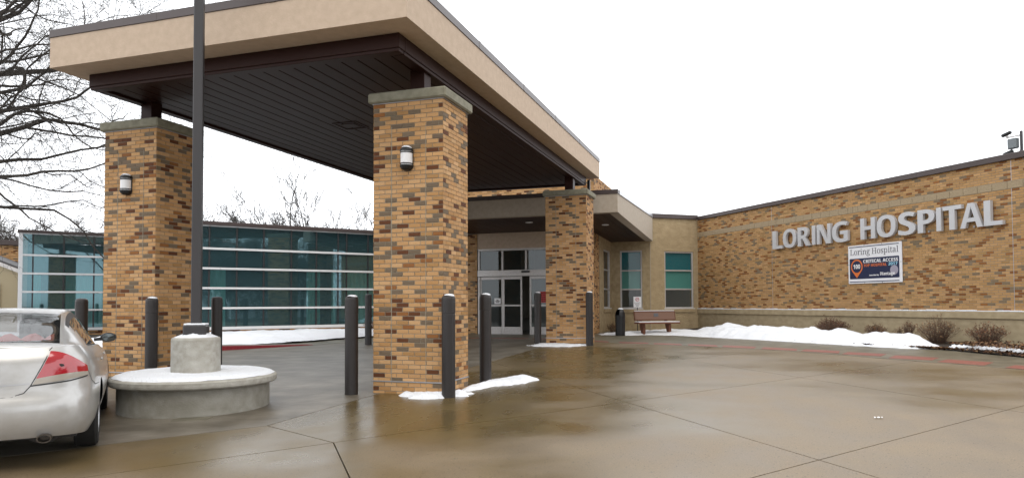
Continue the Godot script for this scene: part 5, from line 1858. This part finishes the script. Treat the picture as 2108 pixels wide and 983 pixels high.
func build_trees() -> void:
	var oak := {"levels": 7, "kids": 2, "spread": 0.80, "wiggle": 0.19, "taper": 0.60, "thin": 0.0045, "lift": 0.005}
	# big oak whose limbs reach into the picture from the left; trunk outside the frame
	var limbs := []
	var r := RandomNumberGenerator.new()
	r.seed = 77
	for k in 34:
		limbs.append([lerpf(0.46, 1.0, k / 33.0), -0.3 + r.randf_range(-1.5, 1.3), lerpf(0.02, 0.9, k / 33.0) + r.randf_range(-0.08, 0.15), r.randf_range(2.7, 4.0), r.randf_range(0.16, 0.32)])
	for k in 6:
		limbs.append([lerpf(0.5, 1.0, k / 5.0), 2.2 + k * 0.5, 0.3 + 0.1 * k, 3.6, 0.35])
	tree("oak_tree", "large bare oak whose gnarled limbs spread above the far glazed wing", "", gp(-26.0, -16.2, 0), 11.5, 0.42, 5, limbs, oak, M.bark)
	var far_o := {"levels": 6, "kids": 3, "spread": 0.85, "wiggle": 0.20, "taper": 0.62, "thin": 0.016, "lift": 0.0}
	var a := tree("bare_tree", "bare tree with a broad dark crown behind the glazed wing next to the lamp post", "bare trees behind the hospital", Vector3(-42, 0.3, -43.5), 4.6, 0.34, 21, round_limbs(7, 3, 0.5, 2.7), far_o, M.bark)
	var fine := {"levels": 6, "kids": 2, "spread": 0.48, "wiggle": 0.10, "taper": 0.64, "thin": 0.016, "lift": 0.05}
	var b := tree("bare_tree", "slim pale grey bare tree with upright twigs above the middle of the glazed wing", "bare trees behind the hospital", Vector3(-33.0, 0.3, -50.0), 4.8, 0.24, 31, round_limbs(8, 8, 0.4, 3.0), fine, M.bark_grey)
	copy_tree(a, Vector3(-37.5, 0.3, -46.5), 1.9, 0.92, "bare spreading tree just right of the broad dark crown behind the glazed wing")
	copy_tree(b, Vector3(-29.5, 0.3, -52.0), 2.4, 0.80, "smallest pale bare tree beside the brick column behind the glazed wing")
	copy_tree(b, Vector3(-34.5, 0.3, -45.5), 0.7, 0.72, "low bare tree between the spreading tree and the slim pale tree")
	copy_tree(a, Vector3(-50.0, 0.3, -36.0), 0.4, 0.95, "bare tree just behind the roof of the far glazed wing near the brick column")
	copy_tree(a, Vector3(-53.5, 0.3, -33.0), 2.9, 0.90, "bare tree behind the middle of the far glazed wing roof")
	copy_tree(a, Vector3(-57.0, 0.3, -29.5), 4.0, 1.15, "bare tree rising over the small brick block at the house")
	# trees and a house across the street: seen in the glass
	copy_tree(a, Vector3(27.0, 0.0, 0.0), 1.0, 1.15, "bare tree across the street mirrored in the glazed wing")
	copy_tree(a, Vector3(33.0, 0.0, 7.0), 2.2, 1.25, "second bare tree across the street mirrored in the glazed wing")
	copy_tree(a, Vector3(40.0, 0.0, -2.0), 3.1, 1.1, "bare tree beside the white house across the street")
	copy_tree(a, Vector3(14.0, -0.3, 22.0), 5.1, 1.3, "bare tree across the street mirrored in the far glazed wing")
	var hs := thing("white_house", "white two storey house across the street mirrored in the glass", "house", Vector3(48, -0.2, 4), 1.1)
	var wl := MB.new()
	wl.box(Vector3(0, 2.6, 0), Vector3(9, 5.2, 7))
	part(hs, "wall", wl, M.white_trim)
	var rf := MB.new()
	rf.prism(PackedVector2Array([Vector2(-4.0, 5.2), Vector2(4.0, 5.2), Vector2(0, 8.0)]), Vector3(-4.8, 0, 0), Vector3.FORWARD, Vector3.UP, 9.6)
	part(hs, "roof", rf, M.roof_grey)
	for x in [-3.0, 0.0, 3.0]:
		for y in [1.6, 4.0]:
			for s in [-1, 1]:
				var w := MB.new()
				w.box(Vector3(x, y, s * 3.52), Vector3(1.0, 1.4, 0.06))
				part(hs, "window", w, M.interior)

func shrub(label: String, at: Vector3, w: float, h: float, stems: int, leaves: int, seed_: int, leaf: Color) -> void:
	var t := thing("dry_shrub", label, "shrub", at, 0.0, "dry shrubs in the planting bed")
	var r := RandomNumberGenerator.new()
	r.seed = seed_
	var mb := MB.new()
	var tips := PackedVector3Array()
	for k in stems:
		var a := r.randf() * TAU
		var lean := sqrt(r.randf())
		var p := Vector3(cos(a) * w * 0.10, -0.05, sin(a) * w * 0.10)
		var e := Vector3(cos(a) * w * 0.5 * lean, h * r.randf_range(0.6, 1.0) * (1.05 - 0.45 * lean), sin(a) * w * 0.5 * lean)
		var mid := (p + e) / 2 + Vector3(r.randfn(0, 0.03), 0.04, r.randfn(0, 0.03))
		mb.tube(PackedVector3Array([p, mid, e]), PackedFloat32Array([0.006, 0.004, 0.002]), 3)
		for j in 4:
			var f := r.randf_range(0.35, 1.0)
			var s := mid.lerp(e, f) if r.randf() < 0.6 else p.lerp(mid, f)
			var d := Vector3(r.randfn(), r.randf() * 0.9, r.randfn()).normalized() * w * r.randf_range(0.06, 0.16)
			mb.tube(PackedVector3Array([s, s + d]), PackedFloat32Array([0.003, 0.0015]), 3)
			tips.append(s + d)
		tips.append(e)
	part(t, "twigs", mb, M.twig_brown)
	var lm := MB.new()
	lm.use_col = true
	var kinds := [leaf, leaf.lerp(Color(0.26, 0.15, 0.07), 0.4), leaf.lerp(Color(0.09, 0.05, 0.035), 0.5)]  # three sorts of withered leaf, mixed at random
	for k in leaves:
		var p := tips[r.randi() % tips.size()] + Vector3(r.randfn(), r.randfn(), r.randfn()) * 0.02
		var s := r.randf_range(0.010, 0.024)
		lm.col = kinds[r.randi() % 3]
		var bs := Basis.from_euler(Vector3(r.randf() * TAU, r.randf() * TAU, r.randf() * TAU))
		lm.quad(p, p + bs.x * s, p + bs.x * s + bs.y * s * 1.5, p + bs.y * s * 1.3 - bs.x * s * 0.3)
	part(t, "leaves", lm, M.dry_leaf)

func build_plants() -> void:
	shrub("low dome shaped rust brown shrub poking out of the snow under the award banner", outward(8.9, 0.55, 1.1), 1.05, 0.55, 260, 1500, 1, Color(0.11, 0.05, 0.03))
	shrub("small rust brown shrub half buried in snow, next after the dome shaped one", outward(10.5, 0.55, 1.0), 0.62, 0.42, 120, 600, 2, Color(0.13, 0.06, 0.03))
	shrub("tiny tan shrub at the crest of the snow bank below the lettered wall", outward(11.2, 0.6, 0.9), 0.26, 0.26, 30, 90, 13, Color(0.20, 0.12, 0.06))
	shrub("knee high reddish shrub in the snow between the small and the tall tan ones", outward(11.55, 0.62, 0.9), 0.38, 0.45, 50, 260, 3, Color(0.14, 0.06, 0.035))
	shrub("tall tan twiggy shrub with upright stems at the end of the snow bank", outward(12.45, 0.45, 0.9), 1.05, 0.80, 170, 700, 4, Color(0.24, 0.14, 0.07))
	shrub("broad twiggy shrub with brown leaves by the wall joint below the last letter", outward(13.85, 0.45, 0.9), 0.95, 0.68, 170, 1000, 5, Color(0.20, 0.09, 0.045))
	shrub("sparse reddish shrub against the brick base of the glazed wing", Vector3(-13.6, 0.42, -24.2), 0.8, 0.75, 90, 420, 6, Color(0.16, 0.07, 0.04))
	shrub("dead stalks in the corner of the bay behind the litter bin", Vector3(-5.2, 0.38, -28.9), 0.6, 0.45, 60, 400, 7, Color(0.16, 0.08, 0.04))
	# fallen leaves and mulch along the edge of the bed
	var r := RandomNumberGenerator.new()
	r.seed = 91
	var mm := MultiMesh.new()
	mm.transform_format = MultiMesh.TRANSFORM_3D
	mm.use_colors = true
	var lf := MB.new()
	lf.use_col = true
	lf.quad(Vector3(-0.5, 0, -0.4), Vector3(-0.3, 0.12, 0.5), Vector3(0.5, 0.02, 0.4), Vector3(0.4, 0.2, -0.5))
	mm.mesh = lf.mesh()
	var spots := []
	var edge := [[8.6, -14.6], [5.7, -18.0], [4.6, -19.9], [3.3, -20.75], [2.4, -21.7], [0.2, -24.1], [-1.3, -25.5]]
	for k in 11000:
		var f := pow(r.randf(), 2.2) * (edge.size() - 1.001)
		var i := int(f)
		var p := Vector2(edge[i][0], edge[i][1]).lerp(Vector2(edge[i + 1][0], edge[i + 1][1]), f - i)
		var inward := absf(r.randfn()) * (0.75 if f < 2.0 else 0.10) - 0.03
		p += Vector2(0.793, -0.609) * inward
		spots.append([p, f])
	mm.instance_count = spots.size()
	for k in spots.size():
		var p: Vector2 = spots[k][0]
		var s := r.randf_range(0.025, 0.065)
		var h := gy(p.y) + r.randf_range(0.03, 0.06) + (0.14 if spots[k][1] < 2.0 and r.randf() < 0.6 else 0.0)
		var bs := Basis.from_euler(Vector3(r.randf_range(-0.7, 0.7), r.randf() * TAU, r.randf_range(-0.7, 0.7))).scaled(Vector3.ONE * s)
		mm.set_instance_transform(k, Transform3D(bs, Vector3(p.x, h, p.y)))
		var c: Color = [Color(0.10, 0.045, 0.022), Color(0.16, 0.08, 0.035), Color(0.055, 0.03, 0.02), Color(0.22, 0.13, 0.06)][r.randi() % 4]
		mm.set_instance_color(k, c)
	var mi := MultiMeshInstance3D.new()
	mi.name = "leaf_litter"
	mi.multimesh = mm
	mi.material_override = M.dry_leaf
	add_child(mi)
	tag(mi, "brown fallen leaves and mulch along the edge of the planting bed", "leaves", "", "stuff")

func build_small_ground() -> void:
	var p := thing("paper_scrap", "crumpled white paper scrap lying on the dry concrete", "litter", gp(1.45, -9.45), 0.3)
	p.scale = Vector3.ONE * 0.55
	var mb := MB.new()
	var g := []
	for i in 5:
		var row := PackedVector3Array()
		for k in 7:
			row.append(Vector3(-0.09 + 0.03 * k, 0.03 + 0.012 * sin(k * 2.1 + i * 1.3), -0.03 + 0.015 * i + 0.006 * sin(k * 1.7)))
		g.append(row)
	mb.grid(g, true)
	part(p, "sheet", mb, M.white_print)
	var c := thing("utility_patch", "square concrete utility lid set in the lane beside the round island", "utility lid", gp(-6.62, -7.28), 0.35)
	var lid := MB.new()
	lid.cbox(Vector3(0, 0.0, 0), Vector3(0.42, 0.012, 0.26), 0.003, Basis(Vector3.RIGHT, 0.0189))
	part(c, "lid", lid, M.walk)

# ------------------------------------------------------------------ left background
func build_background() -> void:
	var t := thing("siding_house", "beige clapboard house gable with white trim behind the far glazed wing", "house", Vector3(-34.2, 0.3, -21.9), 0.72)
	var wl := MB.new()
	wl.prism(PackedVector2Array([Vector2(-4, 0), Vector2(3.2, 0), Vector2(3.2, 2.9), Vector2(-0.4, 2.05 + 2.3), Vector2(-4, 2.9)]), Vector3(0, 0, -6), Vector3.RIGHT, Vector3.UP, 6.0)
	part(t, "wall", wl, M.siding)
	var sb := MB.new()
	for k in 26:
		var y := 0.15 + 0.11 * k
		sb.box(Vector3(-0.4, y, 0.012), Vector3(7.2, 0.104, 0.022), Basis(Vector3.RIGHT, 0.06))
	part(t, "clapboards", sb, M.siding)
	var tr := MB.new()
	tr.bar(Vector3(3.5, 2.75, 0.06), Vector3(-0.4, 4.45, 0.06), 0.14, 0.16)
	tr.bar(Vector3(-4.3, 2.75, 0.06), Vector3(-0.4, 4.45, 0.06), 0.14, 0.16)
	part(t, "rake_trim", tr, M.white_trim)
	var rf := MB.new()
	rf.prism(PackedVector2Array([Vector2(-4.4, 2.78), Vector2(-0.4, 4.52), Vector2(3.6, 2.78), Vector2(3.6, 2.88), Vector2(-0.4, 4.66), Vector2(-4.4, 2.88)]), Vector3(0, 0, -6.2), Vector3.RIGHT, Vector3.UP, 6.3)
	part(t, "roof", rf, M.roof_grey)
	var wf := MB.new()
	for s in [-1, 1]:
		wf.cbox(Vector3(2.05 + 0.42 * s, 1.35, 0.06), Vector3(0.14, 1.9, 0.10), 0.01)
		wf.cbox(Vector3(2.05, 1.35 + 0.88 * s, 0.06), Vector3(0.70, 0.14, 0.10), 0.01)
	var win := part(t, "window", wf, M.white_trim)
	pane(win, 1.70, 2.40, 0.54, 2.16, 0.05, M.bay_glass)
	var b := thing("brick_block", "small flat roofed brick block with dark coping behind the clapboard house", "building", Vector3(-35.6, 0.3, -27.2), 0.70)
	var bb := MB.new()
	bb.box(Vector3(0, 2.2, -2), Vector3(4.2, 4.4, 4.0))
	part(b, "mortar_wall", bb, M.mortar)
	var br := bond(Vector3(-2.1, 0, 0.007), Vector3.RIGHT, 4.2, 65, 701)
	lay(b, [[br, Vector3.RIGHT, Vector3.BACK]], 0)
	var cp := MB.new()
	cp.cbox(Vector3(0, 4.52, -2), Vector3(4.5, 0.26, 4.3), 0.01)
	part(b, "coping", cp, M.coping)

func _ready() -> void:
	rng.seed = 1
	# camera: 24 mm shift view, horizon below the middle of the picture
	var cam := Camera3D.new()
	cam.name = "camera"
	cam.projection = Camera3D.PROJECTION_FRUSTUM
	cam.near = 0.05
	cam.far = 1200.0
	cam.size = 983.0 / 1472.36 * cam.near
	cam.frustum_offset = Vector2(0, (576.43 - 491.5) / 1472.36 * cam.near)
	cam.position = Vector3(0, 1.556, 0)
	cam.basis = Basis(Vector3.UP, deg_to_rad(18.25)) * Basis(Vector3.RIGHT, deg_to_rad(1.891)) * Basis(Vector3.BACK, deg_to_rad(-0.265))
	add_child(cam)
	cam.current = true
	var env := Environment.new()
	env.background_mode = Environment.BG_SKY
	var sm := ProceduralSkyMaterial.new()
	sm.sky_top_color = Color(0.975, 0.985, 1.0)
	sm.sky_horizon_color = Color(0.965, 0.975, 0.99)
	sm.sky_curve = 0.2
	sm.ground_bottom_color = lin(0.12, 0.11, 0.09)
	sm.ground_horizon_color = lin(0.5, 0.5, 0.5)
	sm.sun_angle_max = 1.0
	var sky := Sky.new()
	sky.sky_material = sm
	env.sky = sky
	env.background_energy_multiplier = 1.0
	env.tonemap_mode = Environment.TONE_MAPPER_LINEAR
	env.tonemap_exposure = 2.25
	env.sdfgi_enabled = true
	env.ssao_enabled = true
	env.ssil_enabled = true
	var we := WorldEnvironment.new()
	we.name = "world_environment"
	we.environment = env
	add_child(we)
	var sun := DirectionalLight3D.new()
	sun.name = "sun"
	sun.light_energy = 0.25
	sun.light_angular_distance = 40.0
	sun.light_color = Color(1.0, 0.98, 0.95)
	sun.shadow_enabled = true
	sun.rotation_degrees = Vector3(-58, 35, 0)
	add_child(sun)
	make_materials()
	build_ground()
	build_canopy()
	brick_column(-5.56, -4.37, -9.933, -10.93, "brick column with a lamp and three bollards, snow heaped at its foot", 101, 300)
	brick_column(-11.05, -9.87, -9.933, -10.93, "brick column with a lamp beside the concrete island and the car", 111, 300)
	brick_column(-5.60, -4.38, -20.14, -21.12, "brick column without a lamp nearest the sliding doors", 121, 300)
	brick_column(-11.05, -9.87, -20.14, -21.12, "brick column hidden behind the snowy one, on the glazed wing side", 131, 0)
	wall_lamp(Vector3(-4.965, 3.80, -9.933), "black half round wall lamp on the brick column with snow at its foot")
	wall_lamp(Vector3(-10.50, 3.71, -9.933), "black half round wall lamp on the brick column beside the island")
	build_brick_wing()
	build_letters()
	build_award_sign()
	build_bay()
	build_low_canopy()
	build_vestibule()
	glass_wing("long teal glass wing with white rails seen under the canopy", Vector3(-14.5, 0, -26.0), -7.4, 4.6, [-6.36, -5.41, -4.44, -3.41, -2.43, -1.55, -1.2, -0.29, 0.7, 1.7, 2.7, 3.7], [1.45, 2.17, 2.88, 3.595, 4.40], 0.67, 4.57, [[-6.34, -5.75, 0.8, 2.84], [-2.75, -2.2, 0.8, 2.84], [-1.75, -1.58, 0.8, 2.84], [-1.18, 0.9, 0.8, 2.84]], 301, 5.0)
	glass_wing("shorter teal glass wing with white end post beside the clapboard house", Vector3(-27.3, 0, -20.7), 0.06, 6.6, [0.42, 1.46, 2.53, 3.55, 4.6, 5.6], [1.39, 2.12, 2.85, 3.58, 4.42], 0.56, 4.57, [[1.55, 2.5, 0.7, 2.8], [2.58, 3.6, 0.7, 2.8], [0.45, 0.7, 0.7, 2.8]], 311, 5.0)
	bollard(-5.80, -9.69, "dark bollard standing alone at the lane side of the snowy column", true)
	bollard(-4.22, -9.78, "dark bollard rising from the snow heap at the column corner", true)
	bollard(-4.25, -11.43, "dark bollard behind the snowy column corner, in the snow tongue", true)
	bollard(-10.79, -18.98, "dark bollard across the lane in front of the glazed wing", false)
	bollard(-5.78, -19.89, "dark bollard in front of the sliding doors by the far column", true)
	bollard(-4.24, -19.80, "dark bollard at the outer corner of the far column, facing the bay windows", true)
	bollard(-9.78, -9.78, "dark bollard in front of the brick column by the island", true)
	bollard(-9.80, -11.40, "dark bollard behind the lamp post, at the lane side of the column", false)
	bollard(-11.28, -9.70, "dark bollard partly hidden behind the silver car", false)
	build_island()
	build_car()
	build_snow()
	build_furniture()
	build_trees()
	build_plants()
	build_background()
	build_small_ground()
